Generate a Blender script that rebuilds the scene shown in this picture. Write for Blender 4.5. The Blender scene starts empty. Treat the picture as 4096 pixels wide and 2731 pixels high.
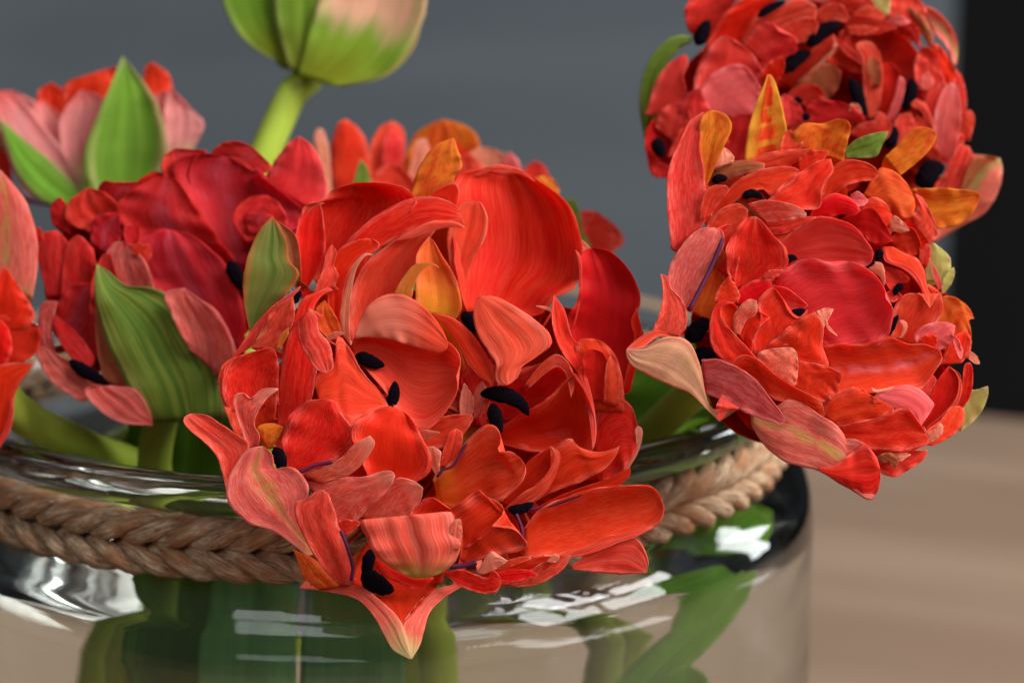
import bpy, math, random
import numpy as np
from mathutils import Vector, noise as mnoise

# ------------------------------------------------------------------ camera, light, exposure
scn = bpy.context.scene
random.seed(4)
W0, H0 = 4096.0, 2731.0                 # the photograph's own pixel grid, used to read lengths off it
LENS, SENSOR = 60.0, 23.5
FPX = LENS / SENSOR * W0
UNIT = 0.0526e-3                        # one photograph pixel at the focus distance, in metres
D0 = UNIT * FPX                         # focus distance
PITCH = math.radians(14.0)
CAM = np.array([0.0, 0.0, 0.372])
FW = np.array([0.0, math.cos(PITCH), -math.sin(PITCH)])
UP = np.array([0.0, math.sin(PITCH), math.cos(PITCH)])
RT = np.array([1.0, 0.0, 0.0])

cam_d = bpy.data.cameras.new('camera'); cam = bpy.data.objects.new('camera', cam_d)
scn.collection.objects.link(cam); scn.camera = cam
cam.location = CAM; cam.rotation_euler = (math.pi / 2 - PITCH, 0, 0)
cam_d.lens = LENS; cam_d.sensor_width = SENSOR; cam_d.sensor_fit = 'HORIZONTAL'
cam_d.clip_start = 0.01; cam_d.clip_end = 50
cam_d.dof.use_dof = True; cam_d.dof.focus_distance = D0 - 0.002; cam_d.dof.aperture_fstop = 7.6

world = bpy.data.worlds.new('World'); scn.world = world; world.use_nodes = True
bg = world.node_tree.nodes['Background']
bg.inputs[0].default_value = (0.86, 0.93, 1.0, 1); bg.inputs[1].default_value = 0.07

def area(name, loc, target, sx, sy, power, col):
    d = bpy.data.lights.new(name, 'AREA'); d.shape = 'RECTANGLE'; d.size = sx; d.size_y = sy
    d.energy = power; d.color = col
    o = bpy.data.objects.new(name, d); scn.collection.objects.link(o)
    o.location = loc
    o.rotation_euler = (Vector(target) - Vector(loc)).to_track_quat('-Z', 'Y').to_euler()
    return o
# a daylight window to the right of the table: four panes
wc = Vector((1.08, 0.16, 1.32)); aim = Vector((0.0, 0.62, 0.20))
q = (aim - wc).to_track_quat('-Z', 'Y')
for i in (-1, 1):
    for j in (-1, 1):
        p = wc + q @ Vector((i * 0.29, j * 0.36, 0))
        o = area('window_light', p, p + (aim - wc), 0.52, 0.66, 15.5, (1.0, 0.98, 0.96))
# softer light from the glazed side behind the camera, and a far window beyond the right end of the table
area('window_light', (-0.35, -1.15, 1.75), (0, 0.6, 0.2), 1.3, 0.8, 10.0, (0.96, 0.98, 1.0))
area('window_light', (1.55, 1.55, 0.85), (0, 0.62, 0.2), 0.28, 0.62, 6.0, (0.97, 0.99, 1.0))

scn.view_settings.view_transform = 'Standard'; scn.view_settings.look = 'None'
scn.view_settings.exposure = 0.18; scn.view_settings.gamma = 1.0
scn.view_settings.use_curve_mapping = False
scn.render.engine = 'CYCLES'
cy = scn.cycles
cy.use_denoising = True; cy.max_bounces = 14; cy.transmission_bounces = 12; cy.transparent_max_bounces = 12
cy.diffuse_bounces = 4; cy.glossy_bounces = 5
cy.caustics_refractive = True; cy.caustics_reflective = False; cy.blur_glossy = 0.5
cy.sample_clamp_indirect = 12.0

# ------------------------------------------------------------------ helpers
FRAMES = {'S': (0, 0, 1), 'A1': (700, 500, 1.568), 'A2': (1600, 550, 1.568), 'A3': (700, 1400, 1.206), 'A4': (1600, 1400, 1.206),
          'G': (1100, 400, 1.568), 'B1': (2450, 0, 1.429), 'B2': (2450, 600, 1.0814), 'H1': (2500, 1000, 1.568),
          'H2': (3100, 550, 1.7422), 'H3': (3000, 1300, 2.091), 'H4': (3000, 0, 2.24), 'C': (0, 400, 1.0452),
          'D': (0, 0, 1.3067), 'E': (0, 1500, 1.2737), 'F': (2300, 1500, 1.274)}

def at(x, y, z):
    """point in the room seen at photograph pixel x, y, lying z units in front of (+) or behind (-) the focus plane"""
    x = np.asarray(x, float); y = np.asarray(y, float); z = np.asarray(z, float)
    d = D0 - z * UNIT
    v = RT * ((x - W0 / 2) / FPX)[..., None] - UP * ((y - H0 / 2) / FPX)[..., None] + FW
    return CAM + v * d[..., None]

def pts(reg, s):
    x0, y0, k = FRAMES[reg]
    if isinstance(s, str):
        s = [tuple(float(c) for c in t.split(',')) for t in s.split()]
    return np.array([(x0 + p[0] / k, y0 + p[1] / k) + tuple(p[2:]) for p in s], float)

def spline(P, n):
    """centripetal-like Catmull-Rom through the points, then n samples even in arc length"""
    P = np.asarray(P, float)
    if len(P) == 2:
        t = np.linspace(0, 1, n)[:, None]; return P[0] * (1 - t) + P[1] * t
    Q = np.vstack([2 * P[0] - P[1], P, 2 * P[-1] - P[-2]])
    out = []
    for i in range(1, len(Q) - 2):
        p0, p1, p2, p3 = Q[i - 1:i + 3]
        l = np.linalg.norm(p2 - p1) + 1e-9
        m1 = (p2 - p0) / (np.linalg.norm(p1 - p0) + l) * l
        m2 = (p3 - p1) / (np.linalg.norm(p3 - p2) + l) * l
        t = np.linspace(0, 1, 13)[:-1, None]
        out.append((2*t**3-3*t**2+1)*p1 + (t**3-2*t**2+t)*m1 + (-2*t**3+3*t**2)*p2 + (t**3-t**2)*m2)
    C = np.vstack(out + [P[-1:]])
    s = np.r_[0, np.cumsum(np.linalg.norm(np.diff(C, axis=0), axis=1))]
    tt = np.linspace(0, s[-1], n)
    return np.stack([np.interp(tt, s, C[:, k]) for k in range(C.shape[1])], -1)

def new_mesh(name, V, F, mat, parent=None, uv=None, smooth=True, flat_from=None):
    me = bpy.data.meshes.new(name)
    V = np.asarray(V, float)
    if parent is not None:
        V = V - np.array(parent.location)
    me.from_pydata([tuple(v) for v in V], [], F)
    me.materials.append(mat)
    if uv is not None:
        for k, nm in enumerate(('uv', 'mm')):
            l = me.uv_layers.new(name=nm)
            idx = np.empty(len(me.loops), dtype=np.int32); me.loops.foreach_get('vertex_index', idx)
            l.data.foreach_set('uv', np.asarray(uv[k], np.float32)[idx].ravel())
    if smooth:
        me.polygons.foreach_set('use_smooth', [k < (flat_from if flat_from is not None else 1 << 30) for k in range(len(me.polygons))])
    me.update()
    o = bpy.data.objects.new(name, me); scn.collection.objects.link(o)
    if parent is not None:
        o.parent = parent
    return o

def thing(name, label, cat, loc, group=None):
    o = bpy.data.objects.new(name, None); scn.collection.objects.link(o)
    o.location = tuple(loc); o.empty_display_size = 0.01
    o['label'] = label; o['category'] = cat
    if group: o['group'] = group
    return o

def tag(o, label=None, cat=None, kind=None):
    if label: o['label'] = label
    if cat: o['category'] = cat
    if kind: o['kind'] = kind
    return o

NPET = [0]; TILT = {}
def sheet(parent, name, mat, G, UVu, UVv, wid, thick=0.00032):
    """a thin solid sheet from a grid of points G[v][u]"""
    nv, nu = G.shape[:2]
    du = np.gradient(G, axis=1); dv = np.gradient(G, axis=0)
    N = np.cross(du, dv); ln = np.linalg.norm(N, axis=2, keepdims=True)
    good = ln[..., 0] > 1e-12
    N = np.where(good[..., None], N / np.maximum(ln, 1e-12), -FW)
    if np.sum(N[nv // 3:2 * nv // 3, nu // 2] @ FW) > 0: N = -N; flip = True
    else: flip = False
    eu = np.abs(np.linspace(-1, 1, nu))[None, :]; ev = np.clip(np.linspace(-.3, 1, nv), 0, 1)[:, None]
    t = thick * (1 - 0.55 * np.maximum(eu ** 4, ev ** 6))
    B = G - N * t[..., None]
    V = np.vstack([G.reshape(-1, 3), B.reshape(-1, 3)])
    F = []; n = nu * nv
    for j in range(nv - 1):
        for i in range(nu - 1):
            a = j * nu + i; q = (a, a + 1, a + nu + 1, a + nu)
            F.append(q if not flip else q[::-1]); r = tuple(k + n for k in q[::-1]); F.append(r if not flip else r[::-1])
    nf = len(F)
    rim = [i for i in range(nu)] + [j * nu + nu - 1 for j in range(1, nv)] + [(nv - 1) * nu + i for i in range(nu - 2, -1, -1)] + [j * nu for j in range(nv - 2, 0, -1)]
    for k in range(len(rim)):
        a, b = rim[k], rim[(k + 1) % len(rim)]
        q = (b, a, a + n, b + n); F.append(q if not flip else q[::-1])
    U = np.stack([np.broadcast_to(UVu, (nv, nu)).ravel(), np.broadcast_to(UVv, (nv, nu)).ravel()], -1)
    L = float(np.sum(np.linalg.norm(np.diff(G[:, nu // 2], axis=0), axis=1))) * 1000
    MM = np.stack([(U[:, 0] - 0.5) * wid * 1000, U[:, 1] * L], -1)
    return new_mesh(name, V, F, mat, parent, (np.vstack([U, U]), np.vstack([MM, MM])), flat_from=nf)

GROW = {}
CORE = {}                               # where each flower's petals are rooted: x, y, z readings
def petal(parent, reg, mat, z0, z1, cup, L, R, mid=0.0, ruf=0.03, nu=17, nv=28, name='petal', thick=0.0002, skew=None, root=None, grow=None):
    """a petal between two edges read from base to tip; z0, z1, mid: its depth at base, tip and half way; cup: how far it arches across.
    Below the part that shows it narrows to a claw that runs back to the flower's root."""
    NPET[0] += 1; sd = NPET[0] * 7.31
    rg = random.Random(NPET[0])
    l = spline(pts(reg, L), nv); r = spline(pts(reg, R), nv)
    if grow is None: grow = GROW.get(parent.name, 1.06)
    cm = (l + r) / 2; l = cm + (l - cm) * grow; r = cm + (r - cm) * grow
    w = np.linalg.norm(l - r, axis=1); wm = w.max()
    length = np.linalg.norm(np.diff((l + r) / 2, axis=0), axis=1).sum()
    v = np.linspace(0, 1, nv)
    Z = z0 + (z1 - z0) * v + mid * 4 * v * (1 - v)
    core = CORE.get(parent.name)
    ne = 0
    if core is not None and root is not False and w[0] > 0.1 * wm:
        Z = Z - TILT.get(parent.name, .16) * min(length, 700) * (1 - v) ** 1.3        # the foot is tucked in below its neighbours
        z0 = Z[0]
    if core is not None and root is not False and w[0] > 0.16 * wm and w[0] > 14:
        ne = 9
        c0 = (l[0] + r[0]) / 2; to = np.array(core[:2]) - c0
        hl = (l[0] - c0); hr = (r[0] - c0)
        inn = (l[0] + r[0]) / 2 - (l[2] + r[2]) / 2; inn = inn / (np.linalg.norm(inn) + 1e-6)      # carries on the way the petal was going
        tl = np.linalg.norm(to); s = np.linspace(1, 0, ne + 1)[:-1]
        ex_l, ex_r, ez = [], [], []
        for q in s:
            c = c0 + inn * min(tl, 0.5 * wm) * 0.6 * q * (1 - q) * 2 + to * q ** 1.4 * 0.96
            k = 1 - 0.86 * q ** 1.5
            ex_l.append(c + hl * k); ex_r.append(c + hr * k)
            ez.append(core[2] + (z0 - core[2]) * (1 - q) ** 2.2)
        l = np.vstack([ex_l, l]); r = np.vstack([ex_r, r]); Z = np.r_[ez, Z]; v = np.r_[-0.45 * s, v]
        w = np.linalg.norm(l - r, axis=1)
    n = len(v); u = np.linspace(0, 1, nu)
    XY = l[:, None, :] * (1 - u)[None, :, None] + r[:, None, :] * u[None, :, None]
    sk = rg.uniform(-.16, .16) if skew is None else skew
    cv = cup * (0.30 if cup > 0 else 0.6); ec = rg.uniform(-.04, .20); cr = rg.uniform(.0, .045); off = rg.uniform(-.14, .14)
    W = w[:, None]; uc = np.clip(u + off * 4 * u * (1 - u), 0, 1)[None, :]; e = np.abs(2 * u - 1)[None, :]
    Z = Z[:, None] + cv * W * 4 * uc * (1 - uc) + sk * W * (u[None, :] - .5) + ec * W * e ** 3 - cr * W * np.exp(-((u[None, :] - .5) / .07) ** 2)
    tipw = np.clip(v, 0, 1) ** 3
    Z = Z + (rg.uniform(-.10, .16) * wm * tipw)[:, None]
    for j in range(n):                                      # unevenness of a living petal: soft buckles, a wavy margin, small notches
        vj = j / n; lim = min(1, w[j] / wm * 1.6)
        for i in range(nu):
            ee = e[0, i]
            a = mnoise.noise((u[i] * 1.7 + sd, vj * 2.4, sd)) * 0.07 * wm
            b = mnoise.noise((u[i] * 0.7 + sd, vj * 9.0, sd + 5)) * ruf * 2.8 * wm * (0.06 + ee ** 2)
            f = mnoise.noise((u[i] * 9.0 + sd, vj * 1.2, sd + 9)) * 0.026 * wm * (0.25 + max(v[j], 0))
            Z[j, i] += (a + b + f) * lim
            c = mnoise.noise((sd, vj * 15.0, i * 0.01)) * ruf * 0.55 * wm * ee ** 3 * min(1, w[j] / wm * 1.3)
            XY[j, i] += (r[j] - l[j]) / max(w[j], 1) * c
    G = at(XY[..., 0], XY[..., 1], Z)
    return sheet(parent, name, MAT[mat], G, u[None, :], v[:, None], wm * UNIT, thick)

def tube(parent, name, mat, P, rad, sides=10, caps=True):
    """a tube through world points P with a radius per point"""
    P = np.asarray(P, float); n = len(P)
    rad = np.broadcast_to(np.asarray(rad, float), (n,))
    T = np.gradient(P, axis=0); T /= np.linalg.norm(T, axis=1, keepdims=True) + 1e-12
    a = np.cross(T[0], [0.13, 0.2, 1.0]); a /= np.linalg.norm(a)
    V = []; UVs = []; ln = np.r_[0, np.cumsum(np.linalg.norm(np.diff(P, axis=0), axis=1))]
    for i in range(n):
        a = a - T[i] * (a @ T[i]); a /= np.linalg.norm(a) + 1e-12; b = np.cross(T[i], a)
        for k in range(sides):
            t = 2 * math.pi * k / sides
            V.append(P[i] + (a * math.cos(t) + b * math.sin(t)) * rad[i]); UVs.append((k / sides, ln[i] / ln[-1]))
    F = [(i * sides + k, i * sides + (k + 1) % sides, (i + 1) * sides + (k + 1) % sides, (i + 1) * sides + k) for i in range(n - 1) for k in range(sides)]
    if caps:
        F += [tuple(range(sides))[::-1], tuple((n - 1) * sides + k for k in range(sides))]
    UVs = np.array(UVs); MM = np.stack([np.abs(UVs[:, 0] - 0.5) * 2 * math.pi * rad.max() * 1000, UVs[:, 1] * ln[-1] * 1000], -1)
    return new_mesh(name, V, F, mat, parent, (UVs, MM))

def stem(parent, P, r, mat='stem', n=26):
    """a stem through (x, y, z) readings; r in metres"""
    Q = np.array([at(p[0], p[1], p[2]) for p in P]); Q = spline(Q, n)
    rr = np.full(n, r) * (1 + 0.04 * np.sin(np.linspace(0, 9, n)))
    return tube(parent, 'stem', MAT[mat], Q, rr, 16)

def anther(parent, reg, z, P, w, bend=0.0):
    """a dark pollen-covered anther lying along the points P, half width w in the frame's own pixels"""
    k = FRAMES[reg][2]; n = 18; sd = NPET[0] * 3.7 + w
    S = spline(pts(reg, P), n); t = np.linspace(0, 1, n)
    Q = at(S[:, 0], S[:, 1], np.full(n, float(z)) + bend * np.sin(t * math.pi))
    prof = np.interp(t, [0, .08, .25, .5, .75, .92, 1], [.2, .62, 1, .98, .80, .45, .05])
    r = prof * w / k * UNIT
    o = tube(parent, 'anther', MAT['anther'], Q, r, 14)
    ax = Q[-1] - Q[0]; ax /= np.linalg.norm(ax); side = np.cross(ax, FW); side /= np.linalg.norm(side)
    off = np.array(parent.location)
    for i, v in enumerate(o.data.vertices):
        c = Q[min(i // 14, n - 1)] - off
        d = np.array(v.co) - c
        q = d @ side; d = d - FW * (d @ FW) * .35
        g = 1 - .22 * math.exp(-(q / (w / k * UNIT * .22)) ** 2)                 # the furrow between the two pollen sacs
        d = d * g * (1 + .16 * mnoise.noise((i * .37 + sd, i // 14 * .5, sd)) + .10 * mnoise.noise((i * 1.9, sd, i * .2)))
        v.co = c + d
    return o

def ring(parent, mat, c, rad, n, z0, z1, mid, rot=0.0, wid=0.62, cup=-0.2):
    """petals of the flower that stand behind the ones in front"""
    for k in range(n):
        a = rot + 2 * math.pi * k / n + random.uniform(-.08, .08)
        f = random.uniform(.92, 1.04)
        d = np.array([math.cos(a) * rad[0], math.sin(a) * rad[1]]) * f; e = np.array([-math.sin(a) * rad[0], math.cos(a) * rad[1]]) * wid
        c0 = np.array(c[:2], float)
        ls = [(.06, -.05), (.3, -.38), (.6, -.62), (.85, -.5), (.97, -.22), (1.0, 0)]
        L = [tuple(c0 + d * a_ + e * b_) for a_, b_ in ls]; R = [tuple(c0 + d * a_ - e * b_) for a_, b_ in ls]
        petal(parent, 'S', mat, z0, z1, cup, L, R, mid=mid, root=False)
# ------------------------------------------------------------------ materials
MAT = {}
def nt(name):
    m = bpy.data.materials.new(name); m.use_nodes = True
    t = m.node_tree; t.nodes.clear(); MAT[name] = m
    out = t.nodes.new('ShaderNodeOutputMaterial')
    return m, t, out
def N(t, typ, **kw):
    n = t.nodes.new(typ)
    for k, v in kw.items():
        if k.startswith('i_'): n.inputs[k[2:].replace('_', ' ')].default_value = v
        else: setattr(n, k, v)
    return n
def math_(t, op, a, b=None, clamp=False):
    n = t.nodes.new('ShaderNodeMath'); n.operation = op; n.use_clamp = clamp
    for i, x in enumerate((a, b)):
        if x is None: continue
        if isinstance(x, (int, float)): n.inputs[i].default_value = x
        else: t.links.new(x, n.inputs[i])
    return n.outputs[0]
def smooth(t, x, lo, hi):
    n = t.nodes.new('ShaderNodeMapRange'); n.interpolation_type = 'SMOOTHSTEP'
    n.inputs[1].default_value = lo; n.inputs[2].default_value = hi
    t.links.new(x, n.inputs[0]); return n.outputs[0]
def mix(t, fac, a, b):
    n = t.nodes.new('ShaderNodeMix'); n.data_type = 'RGBA'
    for s, x in ((n.inputs[0], fac), (n.inputs[6], a), (n.inputs[7], b)):
        if isinstance(x, (int, float)): s.default_value = x
        elif isinstance(x, tuple): s.default_value = x + (1,)
        else: t.links.new(x, s)
    return n.outputs[2]
def uvn(t, name):
    n = t.nodes.new('ShaderNodeUVMap'); n.uv_map = name; return n.outputs[0]
def scaled(t, vec, s, loc=None):
    n = t.nodes.new('ShaderNodeMapping'); n.inputs['Scale'].default_value = s
    t.links.new(vec, n.inputs[0])
    if loc is not None: t.links.new(loc, n.inputs['Location'])
    return n.outputs[0]
def noise_(t, vec, scale=1.0, detail=3.0, rough=0.6, dist=0.0):
    n = t.nodes.new('ShaderNodeTexNoise'); n.inputs['Scale'].default_value = scale
    n.inputs['Detail'].default_value = detail; n.inputs['Roughness'].default_value = rough; n.inputs['Distortion'].default_value = dist
    t.links.new(vec, n.inputs['Vector']); return n.outputs[0]

def petal_mat(name, base, body, tip, streak=None, sa=0.5, edge=None, ea=0.4, rib=None, ra=0.0, rw=0.35, trans=0.5, vb=(-0.30, 0.10), vt=(0.74, 1.05), fine=1.0, rough=0.6, st=0.7, flame=0.3):
    m, t, out = nt(name); lk = t.links.new
    streak = streak or body; edge = edge or tip
    uv = uvn(t, 'uv'); mm = uvn(t, 'mm')
    oi = t.nodes.new('ShaderNodeObjectInfo')
    rnd = math_(t, 'MULTIPLY', oi.outputs['Random'], 40.0)
    cv = t.nodes.new('ShaderNodeCombineXYZ'); lk(rnd, cv.inputs[0]); lk(rnd, cv.inputs[1]); lk(rnd, cv.inputs[2])
    sep = t.nodes.new('ShaderNodeSeparateXYZ'); lk(uv, sep.inputs[0])
    u, v = sep.outputs[0], sep.outputs[1]
    e = math_(t, 'ABSOLUTE', math_(t, 'SUBTRACT', math_(t, 'MULTIPLY', u, 2.0), 1.0))
    n1 = noise_(t, scaled(t, mm, (2.7 * fine, 0.20 * fine * st, 1), cv.outputs[0]), 1.0, 4.0, 0.65, 0.2)      # veins
    n2 = noise_(t, scaled(t, mm, (0.28, 0.06 * st, 1), cv.outputs[0]), 1.0, 3.0, 0.55, 0.4)        # broad flames
    n3 = noise_(t, scaled(t, mm, (0.16, 0.16, 1), cv.outputs[0]), 1.0, 2.0, 0.5)
    vv = math_(t, 'ADD', v, math_(t, 'MULTIPLY', math_(t, 'SUBTRACT', n2, 0.5), 0.22))
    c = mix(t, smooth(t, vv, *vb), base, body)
    c = mix(t, smooth(t, vv, *vt), c, tip)
    s1 = smooth(t, n1, 0.43, 0.62); s2 = smooth(t, n2, 0.38, 0.66)
    c = mix(t, math_(t, 'MULTIPLY', math_(t, 'ADD', math_(t, 'MULTIPLY', s1, 0.75), math_(t, 'MULTIPLY', s2, flame)), sa, True), c, streak)
    if rib is not None:
        er = math_(t, 'ABSOLUTE', math_(t, 'ADD', math_(t, 'SUBTRACT', math_(t, 'MULTIPLY', u, 2.0), 1.0), math_(t, 'MULTIPLY', math_(t, 'SUBTRACT', n2, 0.5), 0.7)))
        rf = math_(t, 'MULTIPLY', math_(t, 'SUBTRACT', 1.0, smooth(t, er, 0.0, rw)), smooth(t, n3, .25, .6))
        rf = math_(t, 'MULTIPLY', rf, math_(t, 'ADD', 0.55, math_(t, 'MULTIPLY', s1, 0.45)))
        c = mix(t, math_(t, 'MULTIPLY', rf, ra, True), c, rib)
    ef = math_(t, 'MULTIPLY', smooth(t, math_(t, 'MAXIMUM', e, math_(t, 'MULTIPLY', smooth(t, v, 0.75, 1.0), 0.96)), 0.58, 1.0), math_(t, 'ADD', 0.18, math_(t, 'MULTIPLY', s1, 0.9)))
    c = mix(t, math_(t, 'MULTIPLY', ef, ea, True), c, edge)
    hsv = t.nodes.new('ShaderNodeHueSaturation'); lk(c, hsv.inputs['Color'])
    lk(math_(t, 'ADD', 0.497, math_(t, 'MULTIPLY', oi.outputs['Random'], 0.008)), hsv.inputs['Hue'])
    lk(math_(t, 'ADD', 0.88, math_(t, 'MULTIPLY', n3, 0.24)), hsv.inputs['Value'])
    col = hsv.outputs[0]
    p = N(t, 'ShaderNodeBsdfPrincipled', i_Roughness=rough); lk(col, p.inputs['Base Color'])
    p.inputs['Specular IOR Level'].default_value = 0.16
    bmp = t.nodes.new('ShaderNodeBump'); bmp.inputs['Strength'].default_value = 0.26; bmp.inputs['Distance'].default_value = 0.0004
    lk(math_(t, 'ADD', n1, math_(t, 'MULTIPLY', n2, 1.2)), bmp.inputs['Height']); lk(bmp.outputs[0], p.inputs['Normal'])
    tr = t.nodes.new('ShaderNodeBsdfTranslucent'); lk(col, tr.inputs[0]); lk(bmp.outputs[0], tr.inputs['Normal'])
    mx = t.nodes.new('ShaderNodeMixShader'); mx.inputs[0].default_value = trans
    lk(p.outputs[0], mx.inputs[1]); lk(tr.outputs[0], mx.inputs[2]); lk(mx.outputs[0], out.inputs[0])
    return m

PEACH = (.88, .38, .24); PK = (.88, .30, .22); YEL = (.80, .30, .03); OLV = (.34, .33, .06); GRN = (.13, .28, .035)
petal_mat('red', (.80, .09, .015), (.79, .016, .0045), (.81, .045, .018), (.86, .12, .045), .42, PK, .48)
petal_mat('fan', (.82, .20, .03), (.79, .020, .005), (.80, .06, .015), (.84, .12, .028), .5, (.84, .16, .09), .4, flame=.4)
petal_mat('redvivid', (.80, .07, .012), (.82, .008, .003), (.82, .022, .009), (.85, .05, .02), .45, PK, .42)
petal_mat('redlight', (.84, .18, .09), (.82, .042, .019), (.84, .10, .055), (.87, .15, .075), .5, PK, .5)
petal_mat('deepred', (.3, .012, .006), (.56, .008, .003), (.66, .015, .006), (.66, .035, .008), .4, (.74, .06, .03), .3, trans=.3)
petal_mat('redorange', YEL, (.76, .075, .010), (.78, .09, .016), (.80, .19, .03), .7, (.82, .18, .06), .4, flame=.8)
petal_mat('orange', (.70, .08, .012), (.80, .25, .018), (.82, .27, .035), (.72, .07, .010), .75, (.84, .38, .06), .35, flame=.8)
petal_mat('orangerib', (.80, .34, .03), (.80, .36, .03), (.80, .32, .04), (.75, .20, .02), .4, (.82, .42, .05), .5, rib=(.78, .035, .007), ra=2.2, rw=.8)
petal_mat('yellow', (.82, .38, .03), (.84, .36, .06), (.86, .32, .12), (.80, .12, .03), .4, PEACH, .5)
petal_mat('goldbase', (.82, .36, .02), (.80, .13, .018), (.82, .06, .026), (.84, .17, .04), .5, PK, .42, vb=(-.05, .6))
petal_mat('goldred', (.82, .36, .02), (.80, .045, .010), (.82, .07, .03), (.84, .15, .045), .6, PK, .42, vb=(-.12, .36))
petal_mat('pinkbase', (.42, .44, .05), (.78, .06, .038), (.82, .10, .065), (.87, .25, .18), .7, (.87, .30, .23), .5, vb=(.04, .36))
petal_mat('pinktip', (.70, .05, .03), (.78, .09, .06), (.48, .48, .18), (.86, .24, .18), .6, (.86, .32, .26), .4, vt=(.62, .95))
petal_mat('peach', (.82, .14, .06), PEACH, (.89, .50, .38), (.84, .15, .08), .5, (.89, .52, .41), .5)
petal_mat('pinkred', (.70, .024, .012), (.79, .040, .020), (.82, .085, .05), (.86, .17, .115), .6, (.88, .32, .25), .45)
petal_mat('pinkwhite', (.34, .42, .10), (.85, .30, .29), (.80, .06, .06), (.88, .50, .46), .5, (.88, .40, .38), .4, vb=(-.1, .35), vt=(.66, 1.0))
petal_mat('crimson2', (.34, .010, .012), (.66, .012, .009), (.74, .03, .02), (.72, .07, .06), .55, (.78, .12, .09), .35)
petal_mat('pink', (.64, .05, .045), (.70, .075, .065), (.78, .15, .13), (.82, .27, .23), .65, (.84, .34, .29), .45)
petal_mat('pinkvivid', (.76, .03, .02), (.83, .040, .034), (.86, .085, .08), (.87, .12, .10), .45, (.90, .32, .31), .4)
petal_mat('pinkpale', (.80, .06, .05), (.86, .13, .12), (.88, .25, .24), (.90, .30, .28), .5, (.90, .46, .44), .45)
petal_mat('pinkrib', (.76, .022, .008), (.80, .024, .009), (.82, .06, .035), (.84, .10, .045), .4, PK, .35, rib=(.84, .20, .23), ra=.85, rw=.3)
petal_mat('pinktop', (.86, .36, .26), (.86, .26, .18), (.80, .035, .016), (.86, .20, .12), .4, (.80, .045, .02), .5, vb=(-.1, .25), vt=(.35, .8))
petal_mat('pale', (.82, .15, .09), (.85, .30, .20), (.88, .50, .38), (.82, .11, .06), .5, (.90, .54, .44), .5)
petal_mat('palestreak', (.78, .035, .015), (.83, .095, .055), (.88, .40, .29), (.88, .32, .22), .75, (.89, .42, .32), .5, vt=(.6, 1.05))
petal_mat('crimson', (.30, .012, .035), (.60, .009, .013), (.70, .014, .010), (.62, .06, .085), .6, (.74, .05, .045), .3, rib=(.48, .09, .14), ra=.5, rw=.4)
petal_mat('pinkgreen', OLV, (.72, .085, .065), (.80, .14, .10), (.82, .29, .22), .65, (.84, .32, .26), .4, rib=(.42, .36, .06), ra=.8, rw=.30, vb=(-.2, .22))
petal_mat('palepink', (.74, .08, .05), (.74, .36, .23), (.74, .34, .27), (.56, .40, .15), .6, (.80, .10, .06), .6)
petal_mat('olivepink', (.24, .15, .03), (.52, .10, .05), (.68, .10, .06), (.44, .28, .07), .55, (.76, .14, .10), .5)
petal_mat('green', (.10, .2, .02), (.20, .32, .04), (.36, .46, .12), (.30, .38, .06), .6, (.62, .44, .26), .45)
petal_mat('greenpale', (.42, .5, .1), (.52, .52, .13), (.60, .62, .28), (.74, .38, .20), .6, (.82, .58, .40), .5)
petal_mat('greenpink', (.76, .11, .09), (.78, .14, .11), (.40, .48, .16), (.84, .34, .25), .5, (.84, .40, .32), .45, rib=(.26, .42, .07), ra=.9, rw=.5)
petal_mat('greenback', (.12, .20, .02), (.17, .20, .03), (.26, .22, .05), (.32, .17, .06), .5, (.64, .04, .02), .95, rib=(.12, .22, .03), ra=.7, rw=.5, fine=.8, st=.15)
petal_mat('sepal', (.06, .11, .010), (.07, .14, .014), (.12, .24, .035), (.26, .30, .04), .75, (.38, .20, .09), .5, fine=.45, trans=.25, st=.15)
petal_mat('sepallight', (.14, .36, .02), (.20, .44, .035), (.30, .54, .10), (.34, .50, .08), .5, (.78, .46, .32), .6, fine=.4, st=.15)
petal_mat('budgreen', (.26, .29, .012), (.18, .35, .02), (.34, .52, .09), (.34, .46, .06), .5, (.55, .55, .22), .5, vb=(.05, .4), fine=.4, st=.15)
petal_mat('budpink', (.24, .28, .010), (.24, .40, .025), (.84, .46, .35), (.38, .48, .05), .4, (.34, .56, .09), .6, vb=(.08, .3), vt=(.25, .42), fine=.4, st=.15)
petal_mat('leaf', (.13, .32, .06), (.15, .36, .10), (.16, .38, .10), (.21, .42, .15), .5, (.20, .36, .10), .4, fine=.4, trans=.25, rough=.4, st=.15)
petal_mat('leafdark', (.05, .14, .008), (.06, .15, .010), (.08, .19, .014), (.11, .20, .02), .5, (.13, .25, .03), .4, fine=.4, trans=.25, rough=.4, st=.15)
petal_mat('leafbright', (.14, .34, .015), (.15, .36, .02), (.20, .42, .04), (.24, .44, .05), .5, (.30, .5, .08), .4, fine=.4, trans=.3, rough=.4, st=.15)
petal_mat('stem', (.34, .46, .04), (.38, .50, .05), (.36, .47, .05), (.44, .55, .10), .5, (.34, .42, .04), .2, fine=.5, trans=.12, rough=.42)
petal_mat('stemlight', (.5, .62, .08), (.54, .66, .10), (.5, .62, .09), (.6, .7, .18), .5, (.5, .6, .08), .2, fine=.5, trans=.2, rough=.42)
petal_mat('stemdark', (.20, .27, .02), (.24, .32, .03), (.24, .30, .03), (.30, .38, .06), .5, (.22, .30, .03), .2, fine=.5, trans=.12, rough=.42)
petal_mat('filament', (.10, .01, .05), (.07, .008, .035), (.06, .006, .03), (.14, .02, .07), .5, (.1, .01, .05), .2, trans=.1)

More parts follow.
